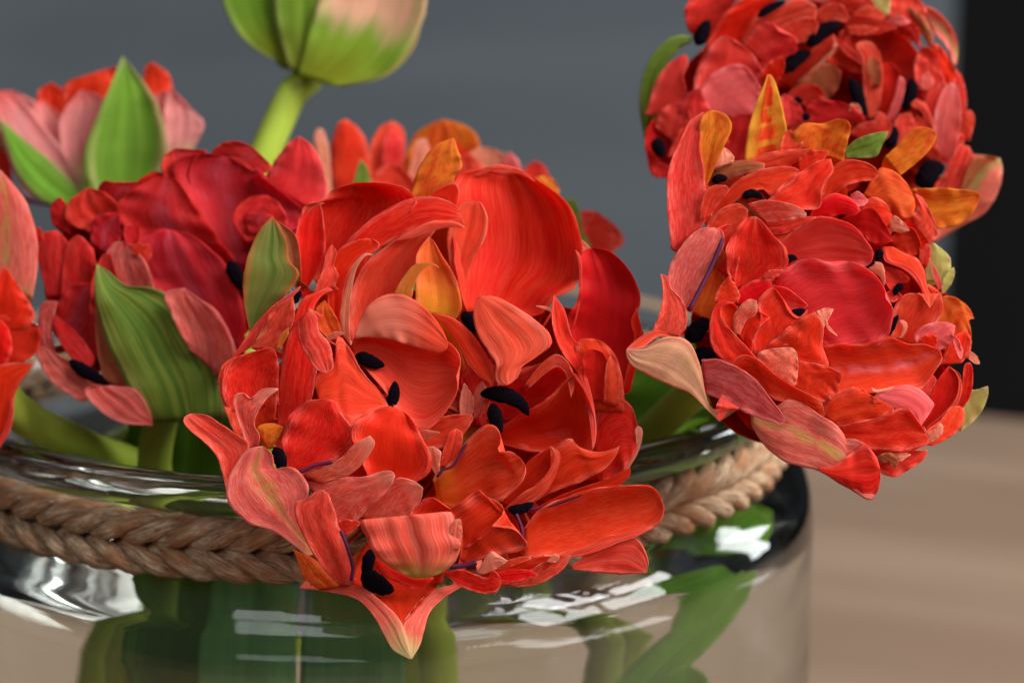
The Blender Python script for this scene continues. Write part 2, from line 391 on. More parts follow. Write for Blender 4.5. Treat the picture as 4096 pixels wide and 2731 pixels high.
m, t, out = nt('anther')
p = N(t, 'ShaderNodeBsdfPrincipled', i_Roughness=.95); p.inputs['Specular IOR Level'].default_value = .03
tc = t.nodes.new('ShaderNodeTexCoord'); n = noise_(t, tc.outputs['Object'], 2200.0, 2.0)
t.links.new(mix(t, n, (.0012, .0008, .0016), (.006, .003, .006)), p.inputs['Base Color'])
b = t.nodes.new('ShaderNodeBump'); b.inputs['Strength'].default_value = .7; b.inputs['Distance'].default_value = .0004
t.links.new(n, b.inputs['Height']); t.links.new(b.outputs[0], p.inputs['Normal']); t.links.new(p.outputs[0], out.inputs[0])

m, t, out = nt('glass')
p = N(t, 'ShaderNodeBsdfPrincipled', i_Roughness=0.0, i_IOR=1.47); p.inputs['Transmission Weight'].default_value = 1.0
p.inputs['Base Color'].default_value = (.965, .985, .975, 1)
tc = t.nodes.new('ShaderNodeTexCoord'); n = noise_(t, scaled(t, tc.outputs['Object'], (14, 14, 34)), 1.0, 2.0)
b = t.nodes.new('ShaderNodeBump'); b.inputs['Strength'].default_value = .10; b.inputs['Distance'].default_value = .004
t.links.new(n, b.inputs['Height']); t.links.new(b.outputs[0], p.inputs['Normal']); t.links.new(p.outputs[0], out.inputs[0])

m, t, out = nt('water')
p = N(t, 'ShaderNodeBsdfPrincipled', i_Roughness=0.0, i_IOR=1.333); p.inputs['Transmission Weight'].default_value = 1.0
p.inputs['Base Color'].default_value = (.97, .985, .96, 1); t.links.new(p.outputs[0], out.inputs[0])

m, t, out = nt('jute')
p = N(t, 'ShaderNodeBsdfPrincipled', i_Roughness=.9); p.inputs['Specular IOR Level'].default_value = .1
mm = uvn(t, 'mm'); n1 = noise_(t, scaled(t, mm, (1.1, .22, 1)), 1.0, 5.0, .75, .5); n2 = noise_(t, scaled(t, mm, (.2, .09, 1)), 1.0, 3.0)
c = mix(t, smooth(t, n1, .3, .75), (.16, .07, .03), (.80, .60, .40)); c = mix(t, math_(t, 'MULTIPLY', smooth(t, n2, .42, .62), .75), c, (.36, .15, .065))
b = t.nodes.new('ShaderNodeBump'); b.inputs['Strength'].default_value = .8; b.inputs['Distance'].default_value = .0012
t.links.new(n1, b.inputs['Height']); t.links.new(b.outputs[0], p.inputs['Normal'])
t.links.new(c, p.inputs['Base Color']); t.links.new(p.outputs[0], out.inputs[0])

m, t, out = nt('wood')
p = N(t, 'ShaderNodeBsdfPrincipled', i_Roughness=.55)
tc = t.nodes.new('ShaderNodeTexCoord'); ob = tc.outputs['Object']
n1 = noise_(t, scaled(t, ob, (2.0, 13, 8)), 1.0, 4.0, .6, .6); n2 = noise_(t, scaled(t, ob, (5, 160, 8)), 1.0, 3.0, .6)
c = mix(t, smooth(t, n1, .32, .7), (.200, .130, .087), (.262, .182, .127)); c = mix(t, math_(t, 'MULTIPLY', smooth(t, n2, .5, .8), .3), c, (.16, .10, .066))
t.links.new(c, p.inputs['Base Color'])
b = t.nodes.new('ShaderNodeBump'); b.inputs['Strength'].default_value = .2; b.inputs['Distance'].default_value = .001
t.links.new(n2, b.inputs['Height']); t.links.new(b.outputs[0], p.inputs['Normal']); t.links.new(p.outputs[0], out.inputs[0])

m, t, out = nt('slate')
p = N(t, 'ShaderNodeBsdfPrincipled', i_Roughness=.8)
tc = t.nodes.new('ShaderNodeTexCoord'); ob = tc.outputs['Object']
n1 = noise_(t, scaled(t, ob, (1.1, 1, 4.2)), 1.0, 3.0, .5, .5); n2 = noise_(t, ob, 60.0, 3.0)
c = mix(t, smooth(t, n1, .25, .75), (.085, .103, .125), (.15, .175, .195)); c = mix(t, math_(t, 'MULTIPLY', n2, .25), c, (.16, .18, .20))
t.links.new(c, p.inputs['Base Color']); t.links.new(p.outputs[0], out.inputs[0])

def plain(name, col, rough=.7):
    m, t, out = nt(name); p = N(t, 'ShaderNodeBsdfPrincipled', i_Roughness=rough)
    tc = t.nodes.new('ShaderNodeTexCoord'); n = noise_(t, tc.outputs['Object'], 9.0, 4.0)
    t.links.new(mix(t, n, tuple(x * .8 for x in col), tuple(x * 1.2 for x in col)), p.inputs['Base Color']); t.links.new(p.outputs[0], out.inputs[0])
plain('black', (.0045, .0045, .005), 1.0); plain('darkbrown', (.022, .018, .014)); plain('trim', (.10, .11, .115)); plain('floor', (.10, .08, .06))
# ------------------------------------------------------------------ the setting: table, wall, vase, rope, water
def box(bm_v, bm_f, c, s):
    n = len(bm_v)
    for dx in (-1, 1):
        for dy in (-1, 1):
            for dz in (-1, 1):
                bm_v.append((c[0] + dx * s[0] / 2, c[1] + dy * s[1] / 2, c[2] + dz * s[2] / 2))
    bm_f += [tuple(n + k for k in f) for f in ((0, 1, 3, 2), (4, 6, 7, 5), (0, 4, 5, 1), (2, 3, 7, 6), (0, 2, 6, 4), (1, 5, 7, 3))]
def boxes(name, mat, lst, parent=None, bevel=0.0):
    V, F = [], []
    for c, s in lst: box(V, F, c, s)
    o = new_mesh(name, V, F, MAT[mat], parent, smooth=False)
    if bevel:
        b = o.modifiers.new('bevel', 'BEVEL'); b.width = bevel; b.segments = 3
    return o

tag(boxes('floor', 'floor', [((0, 1.2, -.80), (7, 6, .1))]), kind='structure')
tag(boxes('wall', 'slate', [((-1.53, 2.66, .6), (3.94, .12, 2.7))]), kind='structure')
tag(boxes('wall_recess', 'black', [((1.9, 3.1, .6), (3.0, .12, 2.7)), ((.40, 2.90, .6), (.08, .36, 2.7))]), kind='structure')

tbl = thing('wooden_table', 'brown wooden table with a smooth grained top under the glass vase', 'table', (0, .62, -.75))
tbl.rotation_euler = (0, 0, math.radians(-22))
def local(name, mat, lst, bevel):
    V, F = [], []
    for c, s in lst: box(V, F, c, s)
    me = bpy.data.meshes.new(name); me.from_pydata(V, [], F); me.materials.append(MAT[mat])
    o = bpy.data.objects.new(name, me); scn.collection.objects.link(o); o.parent = tbl
    b = o.modifiers.new('bevel', 'BEVEL'); b.width = bevel; b.segments = 3
    return o
local('tabletop', 'wood', [((0, .0, .733), (2.0, 1.508, .034))], .004)
for sx in (-1, 1):
    for sy in (-1, 1):
        local('leg', 'wood', [((sx * .9, -.05 + sy * .62, .358), (.07, .07, .715))], .004)
    local('apron', 'wood', [((sx * .9, -.05, .675), (.03, 1.165, .08))], .002)
    local('apron', 'wood', [((0, -.05 + sx * .62, .675), (1.725, .03, .08))], .002)

VX, VY, RIM = -0.041, 0.660, 0.2025
def lathe(name, mat, prof, seg=128, parent=None, smooth_pts=4):
    P = spline(np.array([(r, z) for r, z in prof]), len(prof) * smooth_pts)
    P[0, 0] = 0; P[-1, 0] = 0
    n = len(P); V = [(VX, VY, P[0, 1])]; F = []
    for i in range(1, n - 1):
        for k in range(seg):
            a = 2 * math.pi * k / seg; V.append((VX + max(P[i, 0], 1e-4) * math.cos(a), VY + max(P[i, 0], 1e-4) * math.sin(a), P[i, 1]))
    V.append((VX, VY, P[-1, 1])); last = len(V) - 1
    for k in range(seg):
        F.append((0, 1 + (k + 1) % seg, 1 + k)); b = 1 + (n - 3) * seg
        F.append((last, b + k, b + (k + 1) % seg))
        for i in range(n - 3):
            a = 1 + i * seg
            F.append((a + k, a + (k + 1) % seg, a + seg + (k + 1) % seg, a + seg + k))
    return new_mesh(name, V, F, MAT[mat], parent)
T0 = 0.0008
outer = [(0, T0), (.05, T0), (.098, T0), (.112, .003), (.1185, .010), (.120, .022), (.120, .06), (.120, .11), (.120, .150), (.1198, .164), (.1188, .171), (.116, .1765), (.111, .1795),
         (.1063, .1815), (.1042, .1845), (.104, .188), (.1045, .1915), (.1075, .1935), (.1115, .1952), (.113, .1985), (.1117, .2015), (.1085, RIM)]
inner = [(.1035, .2018), (.1008, .1985), (.100, .193), (.100, .185), (.1015, .1805), (.1065, .1765), (.1115, .1735), (.1145, .169), (.116, .162), (.116, .150), (.116, .11), (.116, .06), (.116, .024), (.113, .014), (.104, .0105), (.05, .010), (0, .010)]
vase = tag(lathe('glass_vase', 'glass', outer + inner), 'wide clear glass jar vase with a rolled rim, holding all the tulips', 'vase')
wl = .1690; e = .0004
water = lathe('water', 'water', [(0, .0096), (.05, .0096), (.104, .0101), (.1132, .0137), (.1164, .024), (.1164, .06), (.1164, .11), (.1164, .150), (.1163, .162), (.1158, .1655), (.1150, wl + .0006), (.1135, wl), (.108, wl - .0003), (.05, wl - .0003), (0, wl - .0003)])
tag(water, 'clear water filling the glass vase up to its shoulder', 'water', 'stuff')

rope = thing('jute_rope', 'twisted jute rope wound twice round the neck of the glass vase', 'rope', (VX, VY, .18))
for wrap in range(2):
    zc = .1898 - wrap * .0072; Rr = .1086 + wrap * .0006; tw = 27 if wrap == 0 else -27
    for s in range(3):
        n = 34 * 14; P = []
        for i in range(n + 1):
            a = 2 * math.pi * i / n; b = a * tw + s * 2 * math.pi / 3
            wob = .0004 * math.sin(a * 7 + wrap) ; rr = .0021
            P.append((VX + (Rr + rr * math.cos(b)) * math.cos(a), VY + (Rr + rr * math.cos(b)) * math.sin(a), zc + wob + rr * math.sin(b)))
        tube(rope, 'strand', MAT['jute'], np.array(P), .00225 + .00012 * np.sin(np.arange(n + 1) * 1.7), 8, caps=False)
# ------------------------------------------------------------------ the tulips
GRP = 'double tulips in the vase'
def tulip(label, foot, core=None, grow=1.05, tilt=.16):
    o = thing('tulip', label, 'tulip', (VX + foot[0], VY + foot[1], .011), GRP)
    if core: CORE[o.name] = core
    GROW[o.name] = grow; TILT[o.name] = tilt
    return o
def full_stem(parent, P, foot, r, mat='stem', via=()):
    Q = [at(*p) for p in P] + [np.array(v) for v in via] + [np.array((VX + foot[0], VY + foot[1], .012))]
    S = spline(np.array(Q), 40)
    return tube(parent, 'stem', MAT[mat], S, np.full(40, r) * (1 + .04 * np.sin(np.linspace(0, 11, 40))), 16)

# ---- A: the wide-open tulip hanging over the front of the rim
A = tulip('wide-open orange-red double tulip hanging over the front rim, black anthers showing', (.012, .03), (1930, 1680, -640))
P = lambda *a, **k: petal(A, *a, **k)
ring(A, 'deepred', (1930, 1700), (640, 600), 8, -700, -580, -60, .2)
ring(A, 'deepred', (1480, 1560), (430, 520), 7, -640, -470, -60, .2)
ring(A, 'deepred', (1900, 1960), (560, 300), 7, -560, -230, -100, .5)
P('A1', 'red', -420, -400, -.22, '900,1000 800,800 800,600 830,510 920,480 1000,405 1130,362', '1150,900 1400,620 1500,480 1485,440 1420,395 1300,365 1130,362')
P('A1', 'redvivid', -330, -370, .12, '800,1080 770,940 752,800 758,690 790,560 850,490 905,475', '830,1020 900,900 935,780 932,640 920,540 905,475')
P('A1', 'pinkred', -345, -372, .35, '795,1090 765,950 750,800 756,690 788,560 850,488 940,490', '800,1085 780,900 785,760 800,650 830,560 880,510 940,490')
P('G', 'orange', -520, -560, .12, '850,620 880,500 920,400 1000,290 1070,255 1115,238', '1120,480 1165,420 1160,360 1140,300 1130,260 1115,238')
P('A2', 'fan', -400, -480, -.20, '420,1090 370,900 350,600 340,400 360,260 490,205 640,178', '560,1090 850,1110 960,1000 1085,920 1125,780 1110,600 1060,450 960,340 840,255 760,205 640,178', nu=25, nv=26, root=False)
P('A2', 'pinkred', -455, -455, .5, '340,260 420,207 490,200 600,172 720,188 790,225 850,275', '345,285 430,262 490,250 560,228 640,240 740,228 850,278')
P('A2', 'redlight', -330, -400, -.1, '350,1060 330,900 300,600 360,440 430,405 470,398', '400,1050 440,800 510,670 548,540 530,450 500,405 470,398')
P('A1', 'red', -260, -330, .22, '1000,1000 1080,740 1200,620 1350,520 1500,462 1620,452 1740,490 1800,560 1815,620', '1150,1000 1250,800 1400,705 1520,650 1620,620 1720,612 1790,590 1815,620')
P('A1', 'pinkred', -235, -270, .4, '1380,720 1480,660 1600,608 1700,603 1770,612 1815,640', '1380,728 1500,705 1600,668 1700,644 1770,640 1815,650')
P('A2', 'redvivid', -350, -350, .1, '150,400 220,340 290,300 350,290 372,370 335,475', '170,410 240,400 290,430 320,460 335,475')
P('A1', 'redvivid', -250, -280, .12, '960,1250 960,1100 950,900 1000,820 1060,760 1150,720 1210,710', '1040,1300 1040,1150 1080,950 1140,850 1230,800 1280,760 1260,725 1210,710')
P('A1', 'peach', -205, -200, .3, '1035,1300 1040,1180 1070,1020 1120,880 1190,805 1240,812', '1100,1380 1090,1250 1100,1080 1140,900 1195,820 1240,815')
P('A1', 'redlight', -290, -330, -.15, '1100,1320 1110,1100 1160,930 1260,820 1400,720 1550,660 1650,640', '1450,1120 1500,950 1560,800 1600,700 1650,640')
P('A2', 'goldbase', -240, -300, .12, '100,1080 110,900 105,760 130,690 180,625', '340,1140 375,1080 370,980 330,860 260,740 210,650 180,625')
P('A2', 'pale', -232, -290, .3, '360,1010 345,940 310,850 250,740 195,650 176,625', '372,1010 372,960 330,860 262,742 210,652 180,622')
P('A1', 'yellow', -205, -185, .25, '1375,1060 1430,960 1500,880 1570,862 1640,875 1655,900', '1480,1090 1500,1000 1535,930 1590,880 1640,885 1655,900')
P('A1', 'pinktop', -120, -60, .25, '1180,1330 1350,1340 1500,1385 1620,1420 1680,1422 1716,1388', '1125,1340 1160,1230 1230,1120 1330,1068 1450,1078 1560,1145 1640,1230 1700,1330 1716,1388', root=False)
P('A3', 'redlight', -175, -120, -.08, '850,-20 900,-110 1100,-90 1300,-40 1375,40 1358,125', '860,20 950,120 1040,230 1110,350 1200,380 1290,310 1360,200 1358,125', nu=21)
P('A2', 'pinkred', -150, -50, .22, '480,1010 462,1100 490,1220 560,1340 610,1420 595,1490 620,1545 680,1550', '500,995 600,1000 760,1090 900,1200 945,1290 850,1380 760,1440 740,1500 680,1550', nu=21)
P('A2', 'red', -165, -80, .3, '210,1110 300,1200 380,1330 430,1420 500,1500 550,1530 575,1565', '230,1105 330,1130 440,1220 520,1330 580,1440 590,1530 575,1565')
P('A2', 'red', -100, -180, .2, '1120,1480 1010,1330 960,1180 955,1080 965,985', '1160,1500 1150,1330 1090,1270 1060,1200 1030,1080 965,985')
P('A2', 'pale', -185, -180, .2, '960,1100 910,1075 850,1055', '960,1075 910,1058 850,1055')
P('A2', 'deepred', -300, -350, -.3, '1080,1300 1060,1150 1130,1000 1130,800 1150,720 1200,690', '1400,1560 1480,1400 1515,1230 1480,1120 1500,1020 1460,880 1380,770 1300,710 1200,690', nu=21)
P('A2', 'redvivid', -290, -330, -.1, '1390,1600 1440,1400 1470,1250 1450,1150 1490,1060', '1440,1600 1490,1400 1518,1230 1500,1130 1490,1060')
P('A2', 'pale', -380, -385, .2, '1105,720 1108,640 1150,650 1190,692', '1120,735 1150,720 1175,710 1190,692')
P('A2', 'pinkred', -300, -330, .3, '1085,1190 1110,1050 1128,900 1113,760 1100,705', '1092,1190 1127,1050 1142,850 1132,740 1100,705')
P('A2', 'red', -150, -170, .25, '1120,1700 1130,1480 1100,1310 1130,1268 1210,1262', '1400,1720 1395,1560 1370,1430 1330,1340 1270,1285 1210,1262')
P('A2', 'deepred', -118, -125, -.1, '1180,1650 1150,1480 1150,1360 1190,1325 1230,1335', '1290,1650 1290,1500 1295,1400 1270,1350 1230,1335')
P('A2', 'redlight', -110, -110, .25, '1280,1650 1285,1500 1300,1400 1320,1368', '1372,1680 1376,1550 1362,1450 1320,1368')
P('A4', 'redlight', -240, -120, -.25, '360,330 400,200 520,130 690,70 790,60 840,120', '430,430 600,480 800,490 920,480 930,330 900,220 840,120', nu=21)
P('A4', 'redvivid', -215, -105, -.28, '420,420 560,330 700,250 800,150 845,110', '480,450 640,485 800,492 920,482 932,330 900,220 845,110')
P('A4', 'pinkred', -100, -85, .4, '862,80 885,90 932,250 947,400 932,478', '850,90 872,160 905,280 922,400 928,478')
P('A4', 'pinkred', -90, -85, .4, '600,170 690,60 760,22 822,80 840,160 825,230', '620,185 700,112 760,78 800,112 815,170 825,230')
P('A4', 'red', -180, -200, .15, '930,480 940,350 980,260 1050,235 1110,270 1140,350 1150,440', '950,620 1000,640 1090,560 1130,500 1150,440')
P('A4', 'peach', -165, -165, .4, '1080,580 1120,510 1140,440 1135,385 1148,364', '1105,570 1150,490 1170,410 1165,375 1148,364')
P('A4', 'red', -60, -40, .18, '560,740 650,600 720,500 790,440 830,430 860,465 950,492 1020,480 1060,462', '600,760 720,690 850,640 980,575 1040,510 1060,462')
P('A4', 'deepred', -60, -45, -.2, '500,740 560,620 620,540 725,465', '520,770 640,660 720,580 725,465')
P('A4', 'pinkred', -25, -10, .4, '505,765 590,690 670,640 730,560 745,500 725,462', '520,778 600,748 700,684 757,582 770,500 725,462')
P('A4', 'goldred', -90, 25, .15, '170,640 250,530 330,440 420,365 470,385 488,440 470,490 540,490 590,530', '200,740 300,765 420,740 500,710 580,640 608,580 590,530', nu=21)
P('A4', 'peach', -65, -50, .2, '180,620 150,560 112,480 160,463', '192,620 192,540 196,490 160,463')
P('A4', 'redlight', -95, -90, .15, '190,560 210,480 240,400 270,378', '260,560 290,480 300,400 270,378')
P('A4', 'pale', -150, -140, .2, '290,320 290,240 310,160 330,190', '340,330 352,290 350,230 330,190')
P('A4', 'palestreak', -160, -150, .2, '360,330 350,240 370,180 400,150', '410,300 430,260 420,190 400,150')
P('A4', 'pale', -30, 10, .25, '85,392 120,385 192,395', '100,437 140,430 192,398')
P('A4', 'redlight', -100, -110, .15, '60,420 120,360 220,320 340,310', '110,470 200,470 290,420 352,330 340,310')
P('A4', 'pinkvivid', -190, -160, .1, '300,120 350,60 430,60 480,110', '380,330 430,240 470,180 480,110')
P('A1', 'red', -20, -200, .2, '650,1905 640,1750 655,1600 690,1400 740,1240 800,1090 880,1050 960,1015', '760,1900 830,1780 870,1640 885,1560 900,1450 890,1280 870,1150 930,1060 990,1035 960,1015')
P('A1', 'pinkred', 5, 35, .3, '770,1230 780,1350 830,1450 890,1530 945,1555', '840,1150 885,1200 900,1290 965,1370 990,1480 985,1530 945,1555')
P('A1', 'pinkred', -215, -245, .2, '870,1050 930,900 950,800 985,750', '1000,1010 1022,940 995,880 1012,800 985,750')
P('A1', 'redorange', -225, -225, .1, '960,1340 885,1250 890,1150 940,1100', '1020,1340 1040,1290 990,1170 940,1100')
P('A1', 'pale', -60, -50, .3, '935,1345 1000,1298 1066,1300', '960,1350 1015,1335 1066,1302')
P('A3', 'red', 0, -60, .15, '690,230 680,130 760,60 790,-60 850,10 890,90 930,140 985,200 1030,268', '700,250 760,280 840,360 900,340 960,300 1030,268')
P('A3', 'red', 45, 0, .22, '540,570 520,450 560,320 640,250 740,235', '610,590 720,555 820,490 880,430 850,370 800,300 770,245 740,235')
P('A3', 'redvivid', 30, -20, .2, '950,640 880,480 860,380 930,315 1020,272 1080,282', '1050,680 1180,620 1228,560 1215,480 1170,390 1130,320 1080,282')
P('A3', 'palestreak', 75, 115, .25, '620,600 720,560 800,520 870,450 940,412', '700,640 840,600 900,550 950,480 962,440 940,412')
P('A3', 'palestreak', 60, 130, .2, '640,640 760,610 900,615 1000,585 1045,585 1062,605', '800,890 850,850 920,770 1000,700 1050,640 1062,605')
P('A3', 'palestreak', 40, 85, .2, '900,800 980,720 1070,622 1150,632 1197,665', '960,850 1060,830 1140,780 1185,720 1197,665')
P('A3', 'redlight', 130, 150, .2, '780,830 830,818 900,828', '790,890 840,885 900,832')
P('A3', 'pinkred', 250, 225, .3, '790,1130 700,1030 620,890 580,780 585,735 640,715 680,680 712,672', '850,1120 862,1070 830,960 790,860 765,770 740,695 712,672')
P('A3', 'pinkgreen', 190, 120, .3, '640,990 560,930 480,870 370,835 290,770 250,690 280,580 350,480 420,462', '650,900 600,760 640,690 610,610 545,565 480,572 465,500 420,462', nu=21)
P('A3', 'pinkred', 110, 60, .25, '250,680 205,510 130,430 60,370 42,330 75,305', '290,600 345,495 350,450 290,405 200,345 150,315 75,305')
P('A3', 'palestreak', 25, 0, .25, '350,470 320,380 290,290 285,225 330,207 360,235 420,190 495,185', '400,465 405,410 380,360 400,290 440,235 495,190')
P('A3', 'red', -70, -90, -.1, '300,420 250,290 215,150 235,70 300,30', '480,330 490,170 480,60 400,10 300,30')
P('A3', 'orange', -10, -20, .2, '440,475 395,420 400,370 470,352 525,370', '470,470 500,420 525,370')
P('A3', 'pinkbase', 340, 300, .33, '1150,1100 1050,1050 980,990 930,900 900,810 960,845 1080,835', '1200,1100 1290,1070 1350,1010 1370,950 1340,870 1330,785 1230,790 1080,835', mid=40, nu=21)
P('A3', 'palestreak', 345, 350, .3, '1330,960 1325,890 1345,820 1375,813', '1372,960 1384,900 1381,840 1375,813')
P('A3', 'red', 150, 170, .1, '1100,850 1130,800 1190,730 1240,712 1300,750', '1320,850 1340,800 1330,770 1300,750')
P('A3', 'redorange', 170, 170, .2, '690,1150 620,1090 590,1010 570,960', '800,1140 740,1080 660,1000 570,960')
P('A3', 'pinktip', 150, 330, .3, '600,1145 750,1165 880,1200 960,1280 1010,1370 1050,1440 1140,1492', '640,1135 800,1133 900,1138 970,1190 1050,1260 1100,1330 1140,1492')
P('A3', 'pinktip', 150, 330, .3, '1340,1130 1270,1148 1190,1198 1130,1270 1102,1320 1120,1400 1142,1490', '1380,1140 1300,1190 1230,1260 1200,1350 1180,1420 1142,1490')
P('A3', 'deepred', 110, 290, -.1, '850,1110 950,1200 1100,1320', '1280,1110 1200,1200 1100,1320')
P('A3', 'redvivid', 190, 200, .15, '960,1020 1000,1080 1080,1120 1150,1150 1200,1140', '1000,1000 1100,1070 1180,1100 1250,1095 1200,1140')
P('A4', 'red', 150, 200, .18, '290,1010 290,900 240,790 300,740 385,680 410,705 480,740 500,780 440,850', '310,1030 450,990 580,960 610,935 560,870 500,855 440,850')
P('A4', 'red', 185, 205, .12, '300,960 400,900 500,860 560,868', '320,1020 450,990 570,965 612,935 560,868')
P('A4', 'red', 40, -40, -.2, '600,860 680,770 850,700 980,665 1100,658 1210,658 1255,700', '600,990 750,995 900,970 1040,920 1140,885 1240,840 1272,770 1255,700', nu=21)
P('A4', 'pinkred', 60, -10, .4, '760,992 880,958 1010,895 1035,892 1110,865 1232,845', '770,1002 900,985 1000,950 1060,925 1140,898 1232,848')
P('A4', 'deepred', -60, -70, -.1, '620,780 800,690 1000,620 1110,565', '700,790 900,700 1050,655 1110,600 1110,565')
P('A4', 'pinkred', -20, -60, .3, '820,1045 900,985 1010,930 1130,905 1175,955 1198,1020 1190,1072', '830,1055 950,1068 1080,1078 1190,1072')
P('A4', 'peach', 225, 235, .3, '370,1075 400,1020 440,970 470,985 520,1015', '400,1080 450,1060 500,1030 520,1015')
P('A4', 'red', 235, 245, .2, '210,1075 300,1060 420,1100 445,1065 480,1090 490,1120', '230,1090 300,1140 400,1170 460,1165 490,1120')
P('A4', 'redvivid', 200, 210, .2, '440,1080 520,1060 620,1060 668,1080', '470,1110 550,1115 668,1082')
P('A4', 'pinkred', 140, 150, .2, '500,1130 600,1080 680,1030 760,1000 825,985', '560,1140 650,1130 720,1100 790,1050 825,985')
P('A4', 'redlight', 205, 215, .2, '440,1040 560,1000 630,993', '460,1060 570,1030 632,1005')
P('A4', 'peach', 165, 165, .3, '710,1020 740,985 768,990', '730,1025 760,1015 768,990')
P('A4', 'red', 120, 150, .1, '380,1060 520,1020 660,1000 800,985', '420,1140 560,1130 680,1080 800,985')
P('A1', 'greenback', -150, -220, .3, '470,1300 435,1120 440,930 480,770 540,650 612,572', '500,1280 580,1160 680,1070 750,985 768,920 712,850 700,740 650,630 612,572')
P('A1', 'pinkred', -120, -160, .3, '330,1500 420,1370 490,1270 600,1150 720,1060 790,1010', '400,1440 490,1380 560,1260 650,1150 740,1080 790,1015')
P('A1', 'pinkred', -105, -110, .2, '480,1400 550,1300 600,1180 680,1110 740,1075', '600,1400 640,1410 690,1330 740,1240 750,1150 740,1075')
P('A1', 'yellow', -90, -80, .2, '640,1400 655,1330 690,1285 712,1270', '660,1400 690,1350 712,1310 712,1270')
P('A1', 'olivepink', -290, -330, -.2, '740,1000 700,850 680,720 640,600', '790,980 780,800 750,690 640,600')
P('A1', 'red', -70, -60, .12, '330,1800 300,1620 340,1500 440,1440 560,1405 620,1400', '640,1750 640,1600 640,1480 620,1400')
for a in (('A3', -135, '868,28 910,40 960,62 1012,76', 34), ('A3', -115, '1030,275 1050,235 1060,190 1060,148', 30),
          ('A2', -240, '400,1090 420,1130 450,1180 480,1220', 42), ('A4', -110, '388,212 440,208 520,222 590,265 622,318', 40),
          ('A4', -100, '442,258 455,300 465,350 482,412', 36), ('A3', 175, '905,1070 950,1110 1000,1140 1058,1160', 48), ('A3', 170, '945,960 935,1010 925,1060 920,1110', 30),
          ('A3', 30, '480,470 500,510 515,560 520,590', 34), ('A4', -30, '520,765 560,770 600,760 645,735', 26), ('A1', -130, '745,1120 765,1080 790,1040', 22)):
    anther(A, a[0], a[1], a[2], a[3])
for reg, z, s, w in (('A4', -60, '325,438 280,520 250,562 205,578 180,612', 7), ('A4', -15, '620,772 720,750 830,715 905,680', 6), ('A4', 20, '560,790 580,840 590,880 588,915', 9),
                  ('A4', 205, '240,1042 300,1040 370,1022', 12), ('A3', 262, '800,870 835,960 858,1050 850,1112', 9), ('A3', 60, '600,588 680,555 760,538', 9)):
    S = spline(pts(reg, s), 14); tube(A, 'filament', MAT['filament'], at(S[:, 0], S[:, 1], np.full(14, float(z))), w / FRAMES[reg][2] * UNIT, 8)
full_stem(A, [(1900, 1720, -420), (1890, 1760, -560)], (.012, .03), .0043, 'stemlight', via=[(-.018, .572, .192), (-.0200, .590, .15), (-.022, .62, .08)])
petal(A, 'S', 'leaf', -1180, -1120, .06, '850,3050 855,2800 858,2550 862,2350 900,2140', '1195,3050 1200,2800 1195,2550 1190,2350 1140,2140', name='leaf', root=False, thick=.0007, nv=24)
petal(A, 'S', 'leaf', -1230, -1180, .10, '1228,3050 1232,2800 1235,2550 1240,2350 1290,2160', '1590,3050 1600,2800 1590,2550 1560,2350 1460,2160', name='leaf', root=False, thick=.0007, nv=24)

# ---- B: the full tulip leaning out over the right of the rim
B = tulip('full coral-red double tulip with orange upright petals leaning over the right rim', (.03, .02), (3440, 1150, -840), 1.10, .22)
P = lambda *a, **k: petal(B, *a, **k)
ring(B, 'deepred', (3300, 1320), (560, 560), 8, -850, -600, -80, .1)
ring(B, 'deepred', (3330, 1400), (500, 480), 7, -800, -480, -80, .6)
P('B1', 'pinkred', -150, -260, .25, '345,1420 325,1200 325,1000 350,900 400,780 440,700 520,640', '500,1310 525,1250 525,1100 510,950 495,860 500,760 520,640')
P('B1', 'orange', -220, -240, .1, '515,1080 500,900 495,770 530,650 580,630', '540,1060 590,940 640,820 675,720 640,655 580,630')
P('B1', 'orangerib', -420, -460, .12, '770,920 775,800 810,640 870,480 885,428', '1000,860 985,740 960,600 930,480 905,430 885,428')
P('B1', 'orange', -400, -410, .1, '1030,830 1050,760 1110,710 1200,710 1290,682 1340,690', '1310,920 1320,850 1345,780 1358,720 1340,690')
P('B1', 'redlight', -410, -430, .1, '960,900 970,800 1000,740', '1060,880 1080,800 1000,740')
P('B1', 'peach', -300, -320, .2, '580,960 590,900 610,850 640,845', '680,930 690,900 660,860 640,845')
P('B1', 'green', -420, -430, .15, '1320,860 1400,800 1500,765 1578,750', '1330,900 1500,890 1540,830 1578,750')
P('B1', 'orange', -430, -470, .12, '1560,900 1640,830 1700,760 1760,728 1820,735', '1640,1000 1730,930 1810,850 1850,770 1820,735')
P('B1', 'orange', -470, -520, .1, '1720,1090 1850,1085 2000,1090 2090,1105 2100,1130', '1850,1300 1950,1280 2050,1220 2100,1130')
P('B1', 'olivepink', -300, -300, .15, '560,1020 620,950 740,920 870,935', '590,1060 700,1010 800,985 870,965')
P('B1', 'redlight', -310, -320, .12, '760,930 880,880 1000,860 1130,850', '900,970 1000,950 1060,920 1130,850')
P('B1', 'red', -300, -310, .12, '1060,920 1120,870 1240,865', '1070,1000 1180,940 1240,868')
P('B1', 'red', -230, -260, .2, '530,1290 580,1200 660,1090 760,1010 880,970 1000,955 1060,970 1075,1000', '560,1290 660,1180 760,1110 860,1080 900,1110 1000,1060 1075,1000')
P('B1', 'redlight', -200, -210, .15, '500,1260 520,1130 560,1070 650,1060', '560,1230 620,1140 660,1090 650,1060')
P('B1', 'red', -200, -260, .15, '880,1160 960,1080 1080,990 1190,920 1250,908', '1000,1190 1170,1185 1190,1110 1210,1040 1258,980 1250,908')
P('B1', 'palestreak', -150, -130, .25, '780,1170 880,1150 1000,1165 1080,1195 1110,1225', '880,1270 980,1260 1060,1245 1108,1235')
